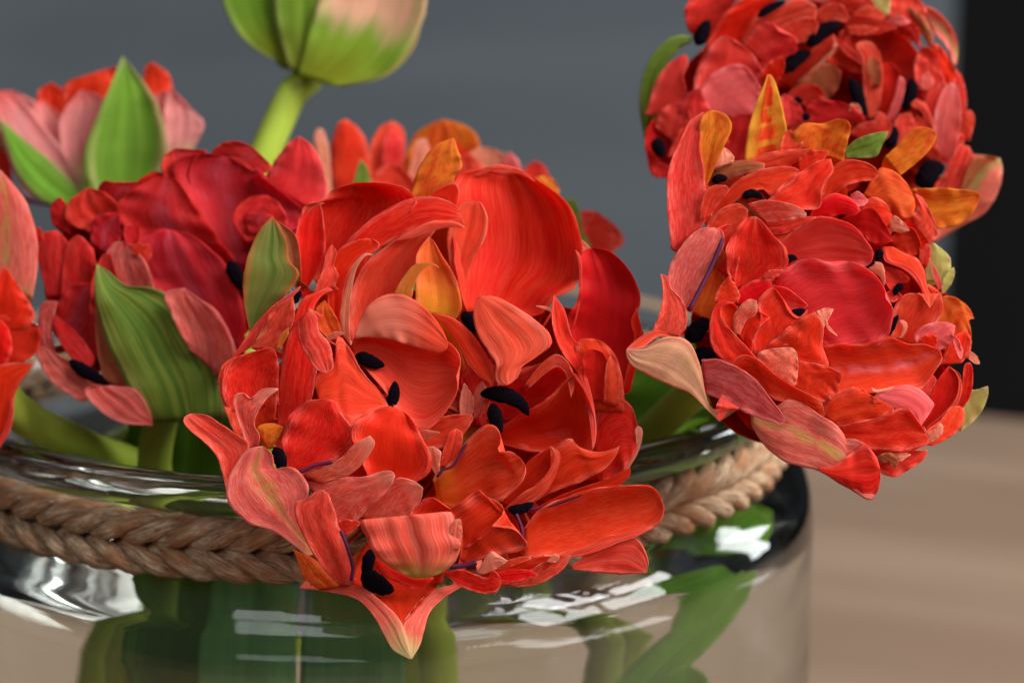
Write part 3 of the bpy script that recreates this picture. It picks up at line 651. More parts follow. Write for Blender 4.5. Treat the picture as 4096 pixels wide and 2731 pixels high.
P('B1', 'redlight', -170, -170, .15, '850,1260 1000,1250 1110,1240 1165,1240', '900,1340 1000,1330 1100,1280 1165,1245')
P('H2', 'redlight', -180, -180, .12, '-60,640 60,580 200,560 290,560', '-60,760 40,720 150,640 290,560')
P('B2', 'redlight', -110, -120, .2, '400,360 430,300 490,250 550,235 588,262', '500,420 560,380 580,300 588,262')
P('B2', 'red', -60, -100, .2, '530,600 500,490 520,380 580,300 620,287', '600,580 690,530 745,500 740,430 690,370 650,315 620,287')
P('B2', 'redvivid', -90, -130, .1, '380,470 420,380 480,330 540,330', '520,560 540,480 550,400 540,330')
P('H1', 'pinkred', -35, -40, .3, '860,170 900,130 990,125', '880,187 940,172 990,135')
P('H1', 'redvivid', -40, -60, .1, '700,340 720,250 830,190 920,200', '740,340 840,320 910,280 920,200')
P('B2', 'pink', -50, -120, .3, '290,660 250,600 250,520 310,410 380,345 440,335', '330,700 380,600 440,480 478,400 470,350 440,335')
P('B2', 'redorange', -130, -130, .1, '330,700 390,560 440,470 480,430', '420,740 480,620 500,520 480,430')
P('H1', 'pinkred', 20, -60, .2, '180,510 220,410 240,300 235,200 222,148', '330,545 375,480 378,380 340,300 285,245 262,170 222,148')
P('H1', 'palepink', 60, 120, .28, '590,1070 520,1005 420,900 290,840 150,775 50,720 10,660 10,620', '620,1000 540,990 500,880 480,780 430,640 370,570 260,555 120,610 10,620', nu=21)
P('H1', 'pinkred', 90, 105, .3, '290,552 230,535 180,555 120,600 15,630', '290,545 240,512 180,508 80,560 10,620')
P('H1', 'pink', 40, 130, .28, '480,700 580,695 710,745 810,815 900,920 970,1010 1005,1065', '500,890 600,930 720,990 840,1045 940,1075 970,1095 1005,1065')
P('H1', 'pinkred', 55, 60, .2, '590,1075 578,980 612,905', '600,1070 650,1000 720,1000 650,950 612,905')
P('H1', 'red', 30, -20, .25, '650,720 560,620 535,500 550,390 600,318 690,328', '830,690 730,580 640,480 600,420 610,350 690,330')
P('H1', 'redvivid', -45, -45, -.1, '700,560 620,440 600,370 650,330 700,350', '810,660 760,580 720,450 720,400 700,350')
P('H1', 'red', -30, -40, .2, '560,330 590,240 650,165', '700,330 715,290 690,220 650,165')
P('H1', 'palestreak', 15, 20, .3, '690,530 680,430 720,360 780,310 825,318', '720,530 760,440 810,410 828,370 825,318')
P('H1', 'redvivid', -20, -30, .1, '700,520 720,440 800,380 910,420', '790,640 800,560 840,480 910,425')
P('H1', 'red', 0, -40, .12, '820,650 805,560 860,430 840,340 930,248 990,310 1030,390 1090,430 1145,372', '900,640 1050,560 1130,450 1145,372')
P('H1', 'red', 0, -50, .15, '830,650 950,560 1100,440 1190,385', '900,660 1080,690 1180,720 1265,720 1235,600 1240,470 1190,385')
P('H1', 'pale', -50, -60, .25, '1200,390 1260,365 1308,370', '1240,490 1270,440 1308,375')
P('H1', 'pinkvivid', -110, -100, -.1, '930,230 1000,240 1080,290 1150,350', '980,330 1030,380 1100,375 1150,350')
P('H1', 'peach', -60, -60, .3, '1258,455 1290,490 1330,535', '1262,475 1290,510 1330,538')
P('H1', 'palestreak', 65, 45, .15, '830,690 850,650 960,620 1050,618 1078,650', '1040,850 1060,830 1080,740 1078,650')
P('H1', 'red', 50, 25, .15, '1050,850 1080,710 1180,715 1270,730 1350,770', '1230,950 1280,930 1330,850 1358,790 1350,770')
P('H1', 'red', 80, 95, .2, '660,720 740,665 840,700 950,790 1060,860 1180,920 1240,960', '760,780 850,830 920,920 1020,950 1140,990 1240,1045 1240,960')
P('H3', 'pinkgreen', 150, 150, .3, '0,740 200,700 330,640 460,690 600,780 730,860 795,940 810,985 850,968 960,1010 1050,1100 1090,1210', '10,830 70,930 160,1030 290,1115 430,1160 560,1190 720,1285 880,1380 1008,1440 1080,1330 1090,1210', nu=25, nv=30)
P('H3', 'red', 155, 175, .12, '560,1190 700,1180 850,1080 950,1010 1050,1100 1090,1210', '580,1205 720,1290 880,1385 1010,1442 1082,1330 1090,1210')
P('H2', 'pinkvivid', -250, -230, .08, '20,960 35,740 150,640 300,570 440,585 560,640 640,730 690,800', '60,940 200,880 350,890 540,890 600,890 660,870 690,800', nu=21)
P('H2', 'pinkvivid', -190, -130, .10, '100,1200 10,1020 110,930 240,872 400,890 560,890 690,960 765,1060 770,1120', '300,1420 450,1465 620,1440 750,1390 800,1290 818,1190 770,1120', nu=17)
P('H3', 'pinkrib', -60, -120, -.1, '600,200 700,180 900,185 1080,150 1190,122 1320,172 1460,165 1520,185 1580,195', '720,590 900,560 1100,540 1300,530 1430,510 1520,400 1600,280 1580,195', nu=21)
P('H3', 'red', 60, 40, .15, '620,760 650,630 760,570 910,530 980,575 1030,655', '720,830 900,815 1080,790 1190,710 1130,650 1030,655')
P('H3', 'red', 90, 60, .18, '740,850 950,810 1150,770 1230,718 1330,720 1400,800 1470,900', '800,960 960,1020 1150,1040 1330,1035 1460,1000 1495,960 1470,900')
P('H3', 'pinkpale', 20, -10, .2, '1430,850 1330,740 1200,690 1060,640 1045,590 1080,560', '1440,830 1520,700 1530,660 1420,550 1320,508 1200,520 1080,560')
P('H3', 'peach', 8, 8, .4, '1330,506 1200,514 1060,540 1015,522', '1335,520 1200,536 1060,562 1018,545')
P('H3', 'deepred', -130, -140, -.2, '1440,850 1500,680 1560,500 1660,345', '1460,870 1600,760 1740,560 1750,420 1660,345')
P('H3', 'pinkred', -105, -120, .4, '1450,875 1600,755 1690,660 1735,570 1745,470 1715,390 1660,345', '1462,885 1640,782 1745,640 1768,480 1715,385 1660,345')
P('H3', 'red', -190, -200, .2, '1640,760 1740,620 1780,470 1800,330 1840,310', '1780,690 1840,590 1860,450 1857,360 1840,310')
P('H3', 'red', -60, -130, .2, '1470,1000 1480,890 1600,800 1680,690 1750,675', '1520,1010 1640,950 1740,870 1785,780 1785,700 1750,675')
P('H3', 'peach', 20, 20, .3, '1480,900 1550,870 1590,820 1612,840', '1500,980 1560,950 1610,890 1612,840')
P('H3', 'pinkvivid', -70, -80, .2, '1440,560 1480,500 1520,410', '1480,590 1540,500 1550,450 1520,410')
P('H3', 'greenpale', -320, -340, .2, '1780,700 1830,560 1900,545 1990,510', '1760,880 1860,800 1940,700 1985,590 1990,510')
P('H3', 'redlight', 40, 0, .18, '1000,1040 1200,1050 1400,1050 1490,1040', '1090,1230 1200,1260 1330,1200 1460,1110 1490,1040')
P('H3', 'pale', 65, 65, .2, '1160,1050 1220,1040 1290,1070 1345,1080', '1230,1140 1270,1130 1310,1100 1345,1085')
P('H3', 'olivepink', 70, 75, .25, '1050,1110 1130,1070 1200,1080 1240,1140', '1080,1140 1160,1150 1215,1190 1240,1140')
P('H2', 'red', -320, -330, .2, '330,420 370,260 470,170 600,170 690,210 725,265', '400,410 500,330 600,300 690,290 725,265')
P('H2', 'redorange', -360, -370, .18, '620,400 680,300 740,225 850,260 930,340 972,430', '720,440 820,510 900,550 945,545 975,480 972,430')
P('H2', 'redvivid', -280, -290, .2, '200,640 290,470 400,398 490,410 560,450 595,510', '260,620 400,550 480,530 560,540 595,510')
P('H2', 'pinkpale', -300, -300, .2, '530,400 580,380 650,440', '560,480 620,470 650,440')
P('H2', 'red', -330, -330, .15, '560,560 620,460 700,425 780,470 815,540', '640,640 720,640 800,620 815,540')
P('H2', 'deepred', -310, -310, .1, '470,570 560,520 680,500 760,600 825,720', '580,640 660,720 760,740 825,720')
P('H2', 'pinkred', -420, -430, .2, '940,560 1000,480 980,400 1030,420', '1070,740 1125,680 1090,540 1030,420')
P('H2', 'peach', -300, -300, .2, '800,600 830,550 890,590 935,640', '820,650 880,660 935,650')
P('H2', 'red', -270, -280, .25, '760,760 800,860 920,930 1000,1020 1050,1130 1080,1185', '820,760 900,810 990,850 1040,940 1060,1050 1100,1130 1080,1185')
P('H2', 'pinkred', -255, -265, .4, '748,765 770,860 880,905 970,970 1020,1060 1075,1185', '762,755 795,850 920,895 1000,970 1045,1070 1085,1180')
P('H2', 'deepred', -330, -330, .1, '800,720 870,650 960,640 1010,720', '860,790 950,820 1010,780 1010,720')
P('H2', 'deepred', -320, -310, -.1, '750,880 760,980 800,1060', '880,930 930,990 800,1060')
P('H2', 'redlight', -240, -245, .15, '820,1400 830,1230 900,1110 1000,1090 1080,1190', '990,1450 1100,1310 1160,1180 1140,1090 1080,1190')
P('H2', 'pale', -225, -225, .3, '870,1400 890,1330 870,1280 890,1272', '890,1390 920,1330 915,1290 890,1272')
P('H2', 'redorange', -330, -335, .2, '1100,1330 1150,1200 1180,1120 1270,1130 1350,1190 1388,1260', '1290,1500 1350,1420 1360,1330 1350,1270 1388,1260')
P('H2', 'pinkpale', -215, -220, .2, '990,1440 985,1370 1060,1310 1180,1288 1258,1312', '1140,1480 1210,1430 1240,1370 1258,1312')
P('H2', 'redvivid', -205, -205, .1, '1000,1440 1020,1400 1080,1370 1130,1390', '1060,1480 1120,1460 1130,1390')
P('H2', 'pinkpale', -200, -205, .2, '1228,1372 1270,1400 1312,1480', '1240,1430 1265,1490 1295,1540 1312,1480')
P('H2', 'peach', -350, -355, .3, '1340,1480 1400,1520 1425,1570', '1350,1540 1400,1575 1425,1575')
P('H2', 'pinkred', -300, -300, .15, '770,1090 830,1060 890,1110', '780,1140 840,1140 890,1120')
P('H2', 'peach', -240, -240, .2, '640,900 700,870 750,890 770,1000', '680,940 730,970 760,1030 770,1000')
P('H2', 'greenpale', -450, -460, .25, '1060,1000 1050,860 1090,735 1130,750', '1180,1000 1215,920 1210,830 1130,750')
P('H2', 'greenpale', -440, -450, .2, '1160,1085 1180,980 1245,902', '1175,1090 1230,1010 1252,930 1245,902')
P('H2', 'pinkpale', -420, -420, .2, '1140,1060 1100,960 1080,850', '1165,1060 1150,980 1080,850')
P('H2', 'pinkred', -430, -440, .2, '1010,880 1010,800 1060,740 1080,745', '1060,900 1085,820 1080,745')
P('H2', 'redlight', -390, -400, .15, '1050,1100 1060,1030 1130,1060 1160,1100', '1140,1170 1190,1140 1160,1100')
P('H3', 'red', -240, -260, .15, '1600,330 1650,200 1720,90 1800,40', '1760,320 1830,220 1845,120 1800,40')
for a in (('H2', -240, '60,905 80,860 110,840 158,845', 32), ('H2', -80, '108,1215 150,1222 212,1200', 30), ('H2', -270, '885,1125 840,1200 815,1290 760,1405', 40),
          ('H2', -290, '735,775 725,820 705,865', 30), ('H2', -235, '605,908 650,890 700,868', 18), ('H1', -160, '380,560 440,520 500,450 525,430', 60), ('H1', -140, '430,640 520,670 600,690', 60),
          ('B1', -330, '570,1040 610,1020 660,1020', 26), ('B1', -270, '740,1130 800,1105 860,1135', 26), ('H2', -300, '890,1020 850,1060 830,1100', 30)):
    anther(B, *a)
S = spline(pts('B2', '478,385 440,480 385,590 330,695'), 12); tube(B, 'filament', MAT['filament'], at(S[:, 0], S[:, 1], np.linspace(-110, -50, 12)), 9 * UNIT, 8)
full_stem(B, [(3250, 1360, -640), (2850, 1520, -1050), (2559, 1770, -1500), (2380, 1960, -1750)], (.03, .02), .0040, 'stemdark')
petal(B, 'S', 'leafdark', -1900, -1500, .15, '2200,2050 2400,1700 2560,1480 2900,1330', '2600,2000 2800,1780 3000,1600 2900,1330', name='leaf', root=False, thick=.0007)
petal(B, 'S', 'leafbright', -1800, -1600, .12, '2480,1950 2650,1760 2850,1650 3100,1590', '2700,1920 2900,1790 3020,1710 3100,1590', name='leaf', root=False, thick=.0007)
petal(B, 'F', 'leafbright', -1500, -1650, .08, '-100,1700 100,1480 300,1290 550,1120 840,1010', '200,1700 430,1450 600,1300 740,1150 840,1010', name='leaf', root=False, thick=.0007)
petal(B, 'F', 'leafbright', -1800, -1750, .1, '330,1000 500,860 700,790 880,690 1000,700', '420,1080 600,1030 760,980 900,880 1000,700', name='leaf', root=False, thick=.0007)
petal(B, 'F', 'leafbright', -1500, -1500, .1, '200,1700 250,1560 330,1480 440,1430', '620,1750 600,1600 540,1480 440,1430', name='leaf', root=False, thick=.0007)
# ---- C: the deeper red tulip above it
C = tulip('tall red double tulip with green-backed outer petals, highest on the right, cupped', (.02, .05), (3380, 370, -1780), 1.18, .34)
P = lambda *a, **k: petal(C, *a, **k)
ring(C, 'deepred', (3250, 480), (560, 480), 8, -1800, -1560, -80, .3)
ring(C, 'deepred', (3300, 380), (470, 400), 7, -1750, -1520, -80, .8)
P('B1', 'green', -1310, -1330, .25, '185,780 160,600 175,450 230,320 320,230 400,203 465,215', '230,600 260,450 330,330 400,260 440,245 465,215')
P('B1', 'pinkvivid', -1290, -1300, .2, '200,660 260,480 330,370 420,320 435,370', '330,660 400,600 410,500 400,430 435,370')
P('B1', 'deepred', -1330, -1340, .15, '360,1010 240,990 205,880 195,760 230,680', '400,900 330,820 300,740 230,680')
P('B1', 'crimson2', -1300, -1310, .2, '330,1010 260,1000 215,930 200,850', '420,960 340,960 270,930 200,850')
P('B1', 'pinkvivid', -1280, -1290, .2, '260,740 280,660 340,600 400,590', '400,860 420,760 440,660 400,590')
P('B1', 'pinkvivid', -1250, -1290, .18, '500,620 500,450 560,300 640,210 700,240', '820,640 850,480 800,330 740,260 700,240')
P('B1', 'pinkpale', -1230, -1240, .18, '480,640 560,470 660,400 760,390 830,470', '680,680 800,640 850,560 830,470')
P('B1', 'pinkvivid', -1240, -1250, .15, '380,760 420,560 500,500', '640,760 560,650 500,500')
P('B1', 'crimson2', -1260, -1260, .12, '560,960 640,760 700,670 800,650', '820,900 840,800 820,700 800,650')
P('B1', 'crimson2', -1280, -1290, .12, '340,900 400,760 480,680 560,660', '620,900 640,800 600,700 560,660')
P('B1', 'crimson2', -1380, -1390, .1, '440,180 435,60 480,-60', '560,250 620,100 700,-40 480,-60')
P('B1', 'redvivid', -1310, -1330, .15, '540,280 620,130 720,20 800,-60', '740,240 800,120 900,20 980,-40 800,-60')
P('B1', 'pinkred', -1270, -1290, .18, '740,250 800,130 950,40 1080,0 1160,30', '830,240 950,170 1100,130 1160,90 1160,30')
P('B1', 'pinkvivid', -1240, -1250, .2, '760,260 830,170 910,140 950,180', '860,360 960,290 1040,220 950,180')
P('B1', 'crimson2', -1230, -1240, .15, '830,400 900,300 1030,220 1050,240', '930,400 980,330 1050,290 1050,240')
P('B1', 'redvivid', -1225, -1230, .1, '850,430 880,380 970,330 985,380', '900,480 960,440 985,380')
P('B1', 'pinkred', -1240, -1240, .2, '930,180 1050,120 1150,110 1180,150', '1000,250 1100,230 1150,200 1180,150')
P('H4', 'crimson2', -1330, -1330, -.1, '260,740 400,600 560,450 740,318', '400,800 560,660 700,520 775,410 740,318')
P('H4', 'peach', -1322, -1322, .3, '420,740 560,620 690,490 755,390 742,318', '430,760 580,650 710,520 778,410 742,318')
P('H4', 'olivepink', -1320, -1320, .1, '380,820 560,680 700,580 820,640', '540,880 680,880 780,760 820,640')
P('H4', 'deepred', -1350, -1350, .1, '700,560 760,440 900,520', '900,640 1000,640 1000,580 900,520')
P('H4', 'pinkred', -1300, -1300, .3, '740,315 850,405 960,495 1040,590', '755,380 860,465 970,555 1040,600')
P('H4', 'pinkred', -1270, -1280, .25, '1080,1060 1040,860 1020,640 1010,500 960,400 1010,372', '1120,1060 1170,820 1175,620 1140,470 1080,390 1010,372')
P('H4', 'olivepink', -1262, -1268, .2, '1110,760 1060,640 1060,540 1090,500', '1160,780 1172,660 1140,540 1090,500')
P('H4', 'crimson2', -1390, -1390, -.2, '900,560 860,330 1000,280 1200,250 1350,310', '1400,760 1490,700 1510,560 1450,420 1350,310')
P('H4', 'deepred', -1340, -1350, -.15, '1160,1060 1180,800 1180,620 1270,580 1350,660', '1250,1070 1340,920 1375,800 1350,660')
P('H4', 'pinkpale', -1300, -1310, .3, '1220,1080 1290,900 1320,780 1340,690 1370,700', '1280,1080 1340,960 1375,830 1385,740 1370,700')
P('H4', 'crimson2', -1330, -1340, .15, '840,240 920,150 1060,160 1200,190 1330,250', '880,290 1000,300 1150,300 1250,270 1330,250')
P('H4', 'pinkred', -1320, -1320, .25, '870,250 950,235 1060,240 1150,260', '890,290 980,310 1080,300 1150,265')
P('H4', 'pinkred', -1345, -1345, .2, '560,150 680,60 820,60 890,150', '640,220 760,170 850,190 890,150')
P('H4', 'crimson2', -1370, -1370, .1, '640,60 800,-40 1000,-60 1100,20', '900,120 1000,130 1130,110 1100,20')
P('H4', 'pinkred', -1345, -1350, .2, '930,120 1050,60 1150,90 1220,150', '960,170 1100,190 1180,180 1220,150')
P('H4', 'greenpale', -1360, -1370, .2, '1080,30 1150,-40 1260,-30', '1190,150 1240,90 1260,-30')
P('H4', 'pinkred', -1410, -1420, .15, '1240,150 1260,-20 1400,-60', '1500,210 1560,110 1480,-20 1400,-60')
P('H4', 'crimson2', -1365, -1370, .15, '1200,220 1300,150 1400,160 1490,230', '1340,260 1430,340 1520,400 1490,230')
P('H4', 'pinkpale', -1350, -1350, .2, '1230,190 1300,145 1390,160 1440,200', '1290,220 1370,220 1440,205')
P('H4', 'olivepink', -1390, -1400, .15, '1390,60 1480,100 1580,200 1650,330', '1500,220 1560,330 1620,420 1650,330')
P('H4', 'greenpink', -1420, -1440, .25, '1540,200 1560,80 1660,110 1770,220 1850,360 1865,480', '1600,250 1700,330 1780,430 1840,570 1865,480')
P('H4', 'redvivid', -1380, -1390, .2, '1600,480 1660,420 1750,480 1830,620', '1720,740 1800,750 1840,700 1830,620')
P('H4', 'crimson2', -1360, -1370, .2, '1500,500 1560,440 1640,480 1720,640', '1580,600 1660,720 1730,760 1720,640')
P('H4', 'pinkvivid', -1330, -1340, .2, '1500,830 1490,600 1530,500 1620,580', '1560,880 1680,780 1720,680 1620,580')
P('H4', 'pinkpale', -1320, -1320, .25, '1520,800 1530,700 1600,640', '1580,820 1640,740 1600,640')
P('H4', 'pinkpale', -1280, -1310, .25, '1640,1350 1650,1150 1700,900 1780,760 1830,745', '1800,1480 1870,1100 1870,900 1850,790 1830,745')
P('H4', 'pinkvivid', -1300, -1320, .15, '1590,1250 1560,1000 1600,850 1700,770', '1720,1250 1740,1000 1760,850 1700,770')
P('H4', 'pinkred', -1290, -1290, .2, '1600,1120 1540,1000 1450,940 1480,890', '1640,1150 1620,1040 1560,930 1480,890')
P('H4', 'pinkred', -1300, -1310, .2, '1330,1320 1300,1150 1340,1040 1440,1010', '1480,1200 1460,1100 1440,1010')
P('H4', 'crimson2', -1330, -1330, .15, '1400,1300 1420,1150 1500,1050 1560,1060', '1700,1480 1650,1250 1620,1120 1560,1060')
P('H4', 'pinkred', -1390, -1400, .2, '1870,1000 1840,800 1840,615', '1930,1050 1930,850 1890,680 1840,615')
P('H4', 'pinkred', -1390, -1400, .2, '1880,1200 1910,1050 1960,990 1990,1000', '1960,1260 1990,1150 2005,1050 1990,1000')
P('B1', 'pinkred', -1310, -1330, .2, '1870,1100 1920,950 1985,830 2040,840', '1990,1100 2040,980 2060,900 2040,840')
P('B1', 'greenpink', -1330, -1340, .3, '1850,1380 1880,1150 1960,1010 2050,900 2130,895 2215,905', '2000,1290 2100,1220 2180,1100 2222,960 2215,905')
P('B1', 'olivepink', -1300, -1320, .2, '1990,1090 2020,1000 2060,920 2120,890', '2010,1090 2070,1010 2120,950 2190,905 2120,890')
P('B1', 'pinkred', -1360, -1360, .2, '1870,900 1880,780 1960,740', '1980,880 2000,780 1960,740')
P('H4', 'crimson2', -1255, -1255, .15, '480,1100 560,930 700,905 820,920', '700,1150 900,1100 1000,1060 920,960 820,920')
P('H4', 'pinkred', -1240, -1240, .2, '900,1200 1000,1120 1120,1090 1160,1010 1220,1040', '1000,1250 1200,1240 1260,1140 1220,1040')
P('H4', 'crimson2', -1270, -1270, .15, '300,900 420,800 560,760 640,800', '520,960 600,900 660,860 640,800')
P('H4', 'pale', -1260, -1260, .2, '900,1000 910,940 960,935', '980,1060 992,990 960,935')
P('H4', 'pinkvivid', -1200, -1210, .2, '290,1150 280,960 300,860 370,880', '400,1120 460,1060 440,960 370,880')
P('H4', 'pinkred', -1235, -1240, .2, '340,1180 440,1100 520,1080', '420,1260 520,1200 520,1080')
for a in (('H4', -1260, '520,420 600,320 700,250 820,225', 62), ('H4', -1280, '290,650 370,570 450,510 550,470', 60), ('H4', -1300, '900,700 950,820 1000,960 1030,1090', 52), ('H4', -1330, '1440,700 1450,800 1420,900 1370,1000', 52),
          ('B1', -1300, '480,260 510,200 540,140 560,120', 36), ('B1', -1290, '830,100 880,60 940,30 990,10', 22), ('B1', -1270, '1730,1050 1790,1020 1830,970 1900,960', 60), ('B1', -1285, '250,790 265,850 290,900', 36), ('H4', -1215, '395,885 440,900 465,930', 26), ('H4', -1215, '470,1060 500,1050 540,1030', 34), ('H4', -1320, '1240,1330 1270,1220 1300,1130', 60)):
    anther(C, a[0], a[1], a[2], a[3] * 1.3)
full_stem(C, [(3220, 560, -1720), (3150, 1000, -1950), (2900, 1500, -2200), (2450, 1950, -2400)], (.02, .05), .0042, 'stemdark')

# ---- D: the crimson tulip at the left, a green-striped outer petal in front
D = tulip('crimson double tulip with a broad green-striped outer petal, left of the open one', (-.03, .02), (700, 1260, -1400), 1.12)
P = lambda *a, **k: petal(D, *a, **k)
ring(D, 'crimson2', (680, 1180), (400, 330), 8, -1400, -1200, -80, .3)
ring(D, 'crimson2', (420, 1150), (255, 330), 8, -1350, -1150, -60, .1)
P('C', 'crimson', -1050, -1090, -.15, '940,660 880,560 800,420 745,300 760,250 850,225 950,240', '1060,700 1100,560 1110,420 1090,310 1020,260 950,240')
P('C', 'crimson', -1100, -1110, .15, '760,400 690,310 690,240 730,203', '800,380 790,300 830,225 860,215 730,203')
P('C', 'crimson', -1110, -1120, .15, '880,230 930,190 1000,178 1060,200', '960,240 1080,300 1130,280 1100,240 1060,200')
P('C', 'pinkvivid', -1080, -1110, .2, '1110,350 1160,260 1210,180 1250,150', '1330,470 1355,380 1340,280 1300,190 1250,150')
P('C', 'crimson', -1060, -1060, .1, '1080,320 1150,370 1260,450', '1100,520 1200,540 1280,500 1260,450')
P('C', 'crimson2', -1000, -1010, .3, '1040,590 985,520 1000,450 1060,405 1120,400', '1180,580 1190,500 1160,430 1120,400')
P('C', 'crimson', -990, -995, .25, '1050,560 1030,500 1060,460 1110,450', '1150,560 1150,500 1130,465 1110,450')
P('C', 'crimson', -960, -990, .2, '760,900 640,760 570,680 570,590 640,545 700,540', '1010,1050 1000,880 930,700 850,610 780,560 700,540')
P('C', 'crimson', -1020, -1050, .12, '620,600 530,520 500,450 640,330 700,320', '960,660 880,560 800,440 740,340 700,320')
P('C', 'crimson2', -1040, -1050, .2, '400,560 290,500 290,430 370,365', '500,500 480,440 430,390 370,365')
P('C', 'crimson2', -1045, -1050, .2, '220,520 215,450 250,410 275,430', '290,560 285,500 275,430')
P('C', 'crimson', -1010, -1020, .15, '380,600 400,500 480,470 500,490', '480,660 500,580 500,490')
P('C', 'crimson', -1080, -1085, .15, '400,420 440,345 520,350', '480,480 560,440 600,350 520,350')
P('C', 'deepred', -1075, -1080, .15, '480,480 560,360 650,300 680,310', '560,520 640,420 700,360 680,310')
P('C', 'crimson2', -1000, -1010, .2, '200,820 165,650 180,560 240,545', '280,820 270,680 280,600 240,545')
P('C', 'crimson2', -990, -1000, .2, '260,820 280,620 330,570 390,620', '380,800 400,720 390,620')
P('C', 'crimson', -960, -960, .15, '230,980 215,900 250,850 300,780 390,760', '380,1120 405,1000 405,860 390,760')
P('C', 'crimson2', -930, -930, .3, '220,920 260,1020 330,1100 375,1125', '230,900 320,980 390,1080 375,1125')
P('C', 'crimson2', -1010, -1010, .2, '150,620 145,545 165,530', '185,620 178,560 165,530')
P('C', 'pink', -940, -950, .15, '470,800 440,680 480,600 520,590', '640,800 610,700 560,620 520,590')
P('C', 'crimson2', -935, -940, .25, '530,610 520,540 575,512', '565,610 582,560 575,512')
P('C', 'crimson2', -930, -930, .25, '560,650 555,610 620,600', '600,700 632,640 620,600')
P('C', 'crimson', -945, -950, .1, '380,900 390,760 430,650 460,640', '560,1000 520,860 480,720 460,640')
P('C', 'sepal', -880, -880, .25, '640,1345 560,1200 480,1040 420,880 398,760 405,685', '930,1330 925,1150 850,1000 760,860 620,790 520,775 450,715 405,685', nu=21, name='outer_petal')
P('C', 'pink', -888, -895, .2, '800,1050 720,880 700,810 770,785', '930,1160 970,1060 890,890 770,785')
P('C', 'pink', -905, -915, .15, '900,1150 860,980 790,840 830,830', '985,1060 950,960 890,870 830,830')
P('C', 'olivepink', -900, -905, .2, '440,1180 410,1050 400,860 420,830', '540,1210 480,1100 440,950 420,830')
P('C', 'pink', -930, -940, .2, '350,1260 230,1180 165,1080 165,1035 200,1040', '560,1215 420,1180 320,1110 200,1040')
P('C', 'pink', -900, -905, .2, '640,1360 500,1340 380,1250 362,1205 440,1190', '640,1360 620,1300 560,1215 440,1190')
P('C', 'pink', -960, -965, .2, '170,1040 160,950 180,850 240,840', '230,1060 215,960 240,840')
anther(D, 'C', -930, '960,670 975,710 1000,760 1020,800', 34); anther(D, 'C', -915, '290,1090 350,1130 420,1170 460,1190', 30)
full_stem(D, [(720, 1350, -1150), (660, 1600, -1300), (620, 1900, -1500)], (-.03, .02), .0040, 'stemdark')
petal(D, 'S', 'leafdark', -1900, -1400, .12, '430,2100 520,1800 600,1550 760,1380', '1050,2100 1050,1800 980,1550 760,1380', name='leaf', root=False, thick=.0007)
petal(D, 'S', 'leafdark', -1500, -1400, .1, '760,3000 640,2650 550,2400 640,2310', '960,3000 900,2600 850,2340 640,2310', name='leaf', root=False, thick=.0007)

# ---- E: the tulip cut by the left edge
E_ = tulip('pink-backed red double tulip cut off at the far left, its stem slanting into the vase', (-.05, -.01), (-180, 1330, -1350))
P = lambda *a, **k: petal(E_, *a, **k)
ring(E_, 'deepred', (-180, 1330), (300, 330), 7, -1350, -1000, -80, .3)
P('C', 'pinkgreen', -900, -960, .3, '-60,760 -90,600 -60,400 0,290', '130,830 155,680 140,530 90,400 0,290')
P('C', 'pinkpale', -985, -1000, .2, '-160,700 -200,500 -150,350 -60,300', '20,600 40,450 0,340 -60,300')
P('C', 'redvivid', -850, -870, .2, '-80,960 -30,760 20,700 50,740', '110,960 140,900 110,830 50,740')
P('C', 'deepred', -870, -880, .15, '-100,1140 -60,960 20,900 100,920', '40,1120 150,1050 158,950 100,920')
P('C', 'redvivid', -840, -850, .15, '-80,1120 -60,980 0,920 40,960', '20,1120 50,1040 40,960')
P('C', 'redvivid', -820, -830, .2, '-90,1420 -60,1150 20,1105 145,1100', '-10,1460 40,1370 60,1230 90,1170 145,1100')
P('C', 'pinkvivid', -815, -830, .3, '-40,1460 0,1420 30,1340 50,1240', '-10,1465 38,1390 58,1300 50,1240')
full_stem(E_, [(-120, 1380, -1000), (60, 1640, -1150), (350, 1795, -1500), (640, 1960, -1900)], (-.05, -.01), .0042)

# ---- F: the half-closed pink and green tulip behind, upper left
F_ = tulip('half-closed pink double tulip with green outer petals, blurred behind the crimson one', (-.06, .04), (335, 840, -2500))
P = lambda *a, **k: petal(F_, *a, **k)
ring(F_, 'pinkwhite', (330, 560), (270, 240), 8, -2700, -2420, -60, .3)
P('D', 'sepallight', -2150, -2200, .25, '500,1060 450,850 500,650 580,450 640,295', '800,960 865,760 800,520 700,370 640,295', nu=13, name='outer_petal')
P('D', 'pinkwhite', -2200, -2260, .3, '370,1080 150,1010 40,800 -10,600 -60,470', '450,1040 340,820 200,640 60,490 -60,470')
P('D', 'sepallight', -2180, -2200, .3, '420,1090 250,1060 110,930 30,740 0,620', '470,1060 380,960 260,840 120,730 0,620', name='outer_petal')
P('D', 'pinkwhite', -2260, -2270, .2, '400,980 330,800 320,620 420,470', '480,900 500,700 540,520 420,470')
P('D', 'pinkwhite', -2290, -2300, .2, '160,780 150,600 220,520', '350,840 340,640 220,520')
P('D', 'red', -2310, -2320, .15, '200,660 200,480 270,430', '330,640 345,500 270,430')
P('D', 'red', -2330, -2335, .15, '330,560 350,430 450,420', '560,560 600,400 560,360 450,420')
P('D', 'pinkwhite', -2300, -2310, .15, '-40,700 -40,500 60,470', '200,680 180,540 60,470')
P('D', 'red', -2310, -2320, .2, '740,560 760,350 800,325', '900,560 885,400 800,325')
P('D', 'pinkwhite', -2270, -2290, .2, '880,880 860,600 890,470 960,540', '1000,800 1062,650 1020,590 960,540')
P('D', 'pinkwhite', -2300, -2300, .15, '700,700 780,520 860,470', '960,760 940,560 860,470')
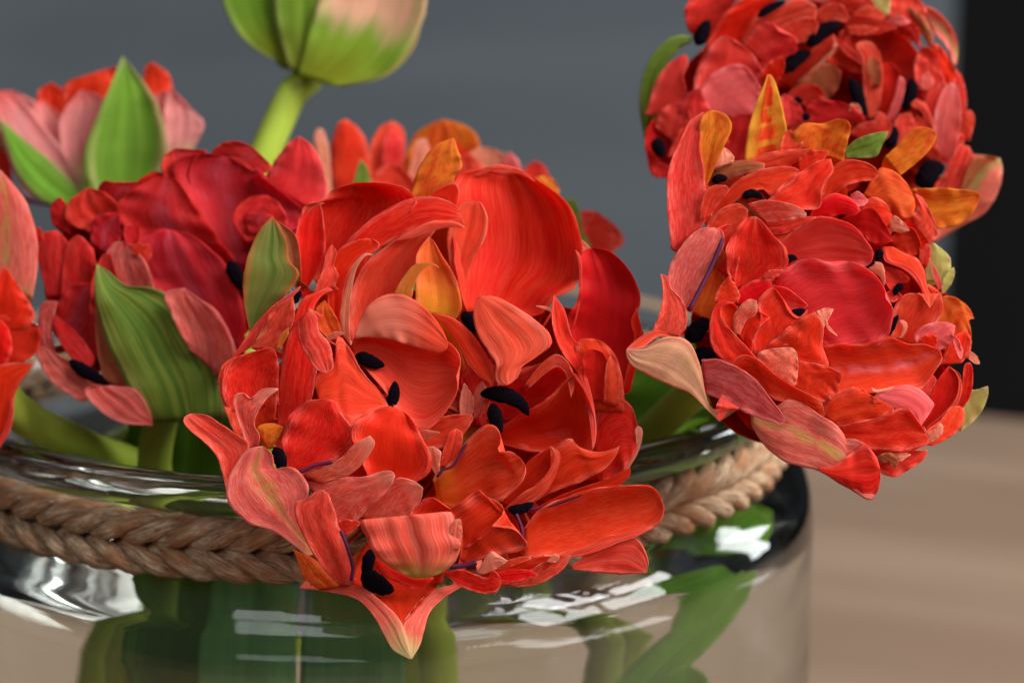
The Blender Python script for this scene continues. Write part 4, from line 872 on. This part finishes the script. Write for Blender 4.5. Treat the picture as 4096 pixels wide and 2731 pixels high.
P('D', 'red', -2340, -2350, .1, '520,520 540,380 600,350', '680,520 680,400 600,350')
P('D', 'deepred', -2400, -2420, .1, '-60,1000 -60,700 0,600', '60,1000 50,800 0,600')
full_stem(F_, [(340, 760, -2480), (420, 1100, -2500), (700, 1700, -2600)], (-.06, .04), .0045)

# ---- G: the closed green bud, top
G_ = tulip('closed green tulip bud flushed pink, on a pale bare stem above the others', (-.01, .06))
P = lambda *a, **k: petal(G_, *a, **k)
P('D', 'budpink', -2560, -2560, .3, '1480,360 1300,150 1250,-200 1450,-620 1700,-700', '1800,430 2080,200 2120,-150 1980,-550 1700,-700', nu=13, name='petal')
P('D', 'budgreen', -2420, -2480, .3, '1500,350 1290,220 1170,20 1150,-250 1300,-560', '1540,340 1470,150 1440,-50 1420,-300 1300,-560', name='outer_petal')
P('D', 'budgreen', -2360, -2420, .3, '1520,365 1455,150 1440,-100 1550,-560', '1660,420 1720,200 1750,-50 1720,-300 1550,-560', name='outer_petal')
P('D', 'budpink', -2330, -2430, .3, '1560,400 1620,180 1700,-50 1850,-560', '1740,450 1990,385 2170,160 2225,-100 2100,-400 1850,-560', nu=21, name='outer_petal')
P('D', 'greenpale', -2420, -2440, .25, '1760,450 1960,390 2080,280 2170,120 2215,-60', '1800,455 2020,395 2150,270 2200,120 2215,-60', name='outer_petal')
full_stem(G_, [(1250, 300, -2470), (1194, 330, -2470), (1100, 520, -2460), (1020, 720, -2450), (950, 1100, -2450), (1050, 1700, -2500)], (-.01, .06), .0040)

# ---- H: the orange-red tulip blurred behind the open one
H_ = tulip('orange-red double tulip with many upright petals, blurred behind the wide-open one', (.01, .07), (1700, 960, -2580))
P = lambda *a, **k: petal(H_, *a, **k)
ring(H_, 'redorange', (1700, 830), (330, 240), 8, -2700, -2500, -60, .2)
P('G', 'red', -2200, -2250, .2, '370,660 355,300 400,140 450,120', '600,660 580,300 520,180 450,120')
P('G', 'redlight', -2240, -2280, .2, '540,660 600,300 660,170 740,130', '780,660 812,300 800,180 740,130')
P('G', 'pinkvivid', -2210, -2220, .2, '680,420 690,250 740,180', '790,420 805,260 740,180')
P('G', 'orange', -2260, -2300, .2, '800,660 830,350 900,200 1050,120', '1250,560 1275,280 1200,170 1050,120')
P('G', 'redvivid', -2250, -2290, .2, '1060,500 1080,300 1160,170', '1290,500 1270,280 1160,170')
P('G', 'peach', -2150, -2170, .2, '310,660 245,260 265,180 300,182', '360,660 335,300 300,182')
P('G', 'peach', -2180, -2200, .2, '1200,660 1180,400 1280,300 1380,310', '1500,660 1480,420 1440,340 1380,310')
P('G', 'pinkpale', -2160, -2180, .2, '1390,660 1415,400 1470,322', '1560,660 1535,400 1470,322')
P('G', 'redlight', -2200, -2210, .2, '1560,700 1570,430 1640,378', '1740,700 1705,440 1640,378')
P('G', 'peach', -2190, -2200, .2, '820,560 860,380 890,260 940,240', '980,560 965,300 940,240')
P('G', 'redlight', -2150, -2160, .15, '560,660 620,480 720,400 780,420', '900,660 860,500 780,420')
P('G', 'redorange', -2290, -2300, .15, '300,700 330,400 380,330', '480,700 440,400 380,330')
P('G', 'pinkred', -2160, -2170, .15, '1060,560 1120,380 1220,330', '1320,600 1300,420 1220,330')
P('G', 'green', -1800, -1820, .2, '470,620 510,450 535,372', '620,600 575,420 535,372')
P('G', 'pinkred', -1900, -1930, .2, '1860,960 1870,740 1990,695 2100,760', '2060,990 2180,890 2160,820 2100,760')
P('G', 'redlight', -1890, -1910, .2, '1890,900 1960,760 2060,740', '2090,960 2120,850 2060,740')
P('G', 'green', -1850, -1880, .2, '1860,900 1830,700 1820,620 1880,622', '1990,940 1925,800 1905,680 1880,622')
P('G', 'orange', -1500, -1500, .2, '1620,500 1690,476 1740,488', '1770,620 1780,560 1740,488')
full_stem(H_, [(1700, 900, -2520), (1680, 1300, -2550), (1600, 1800, -2600)], (.01, .07), .0042)
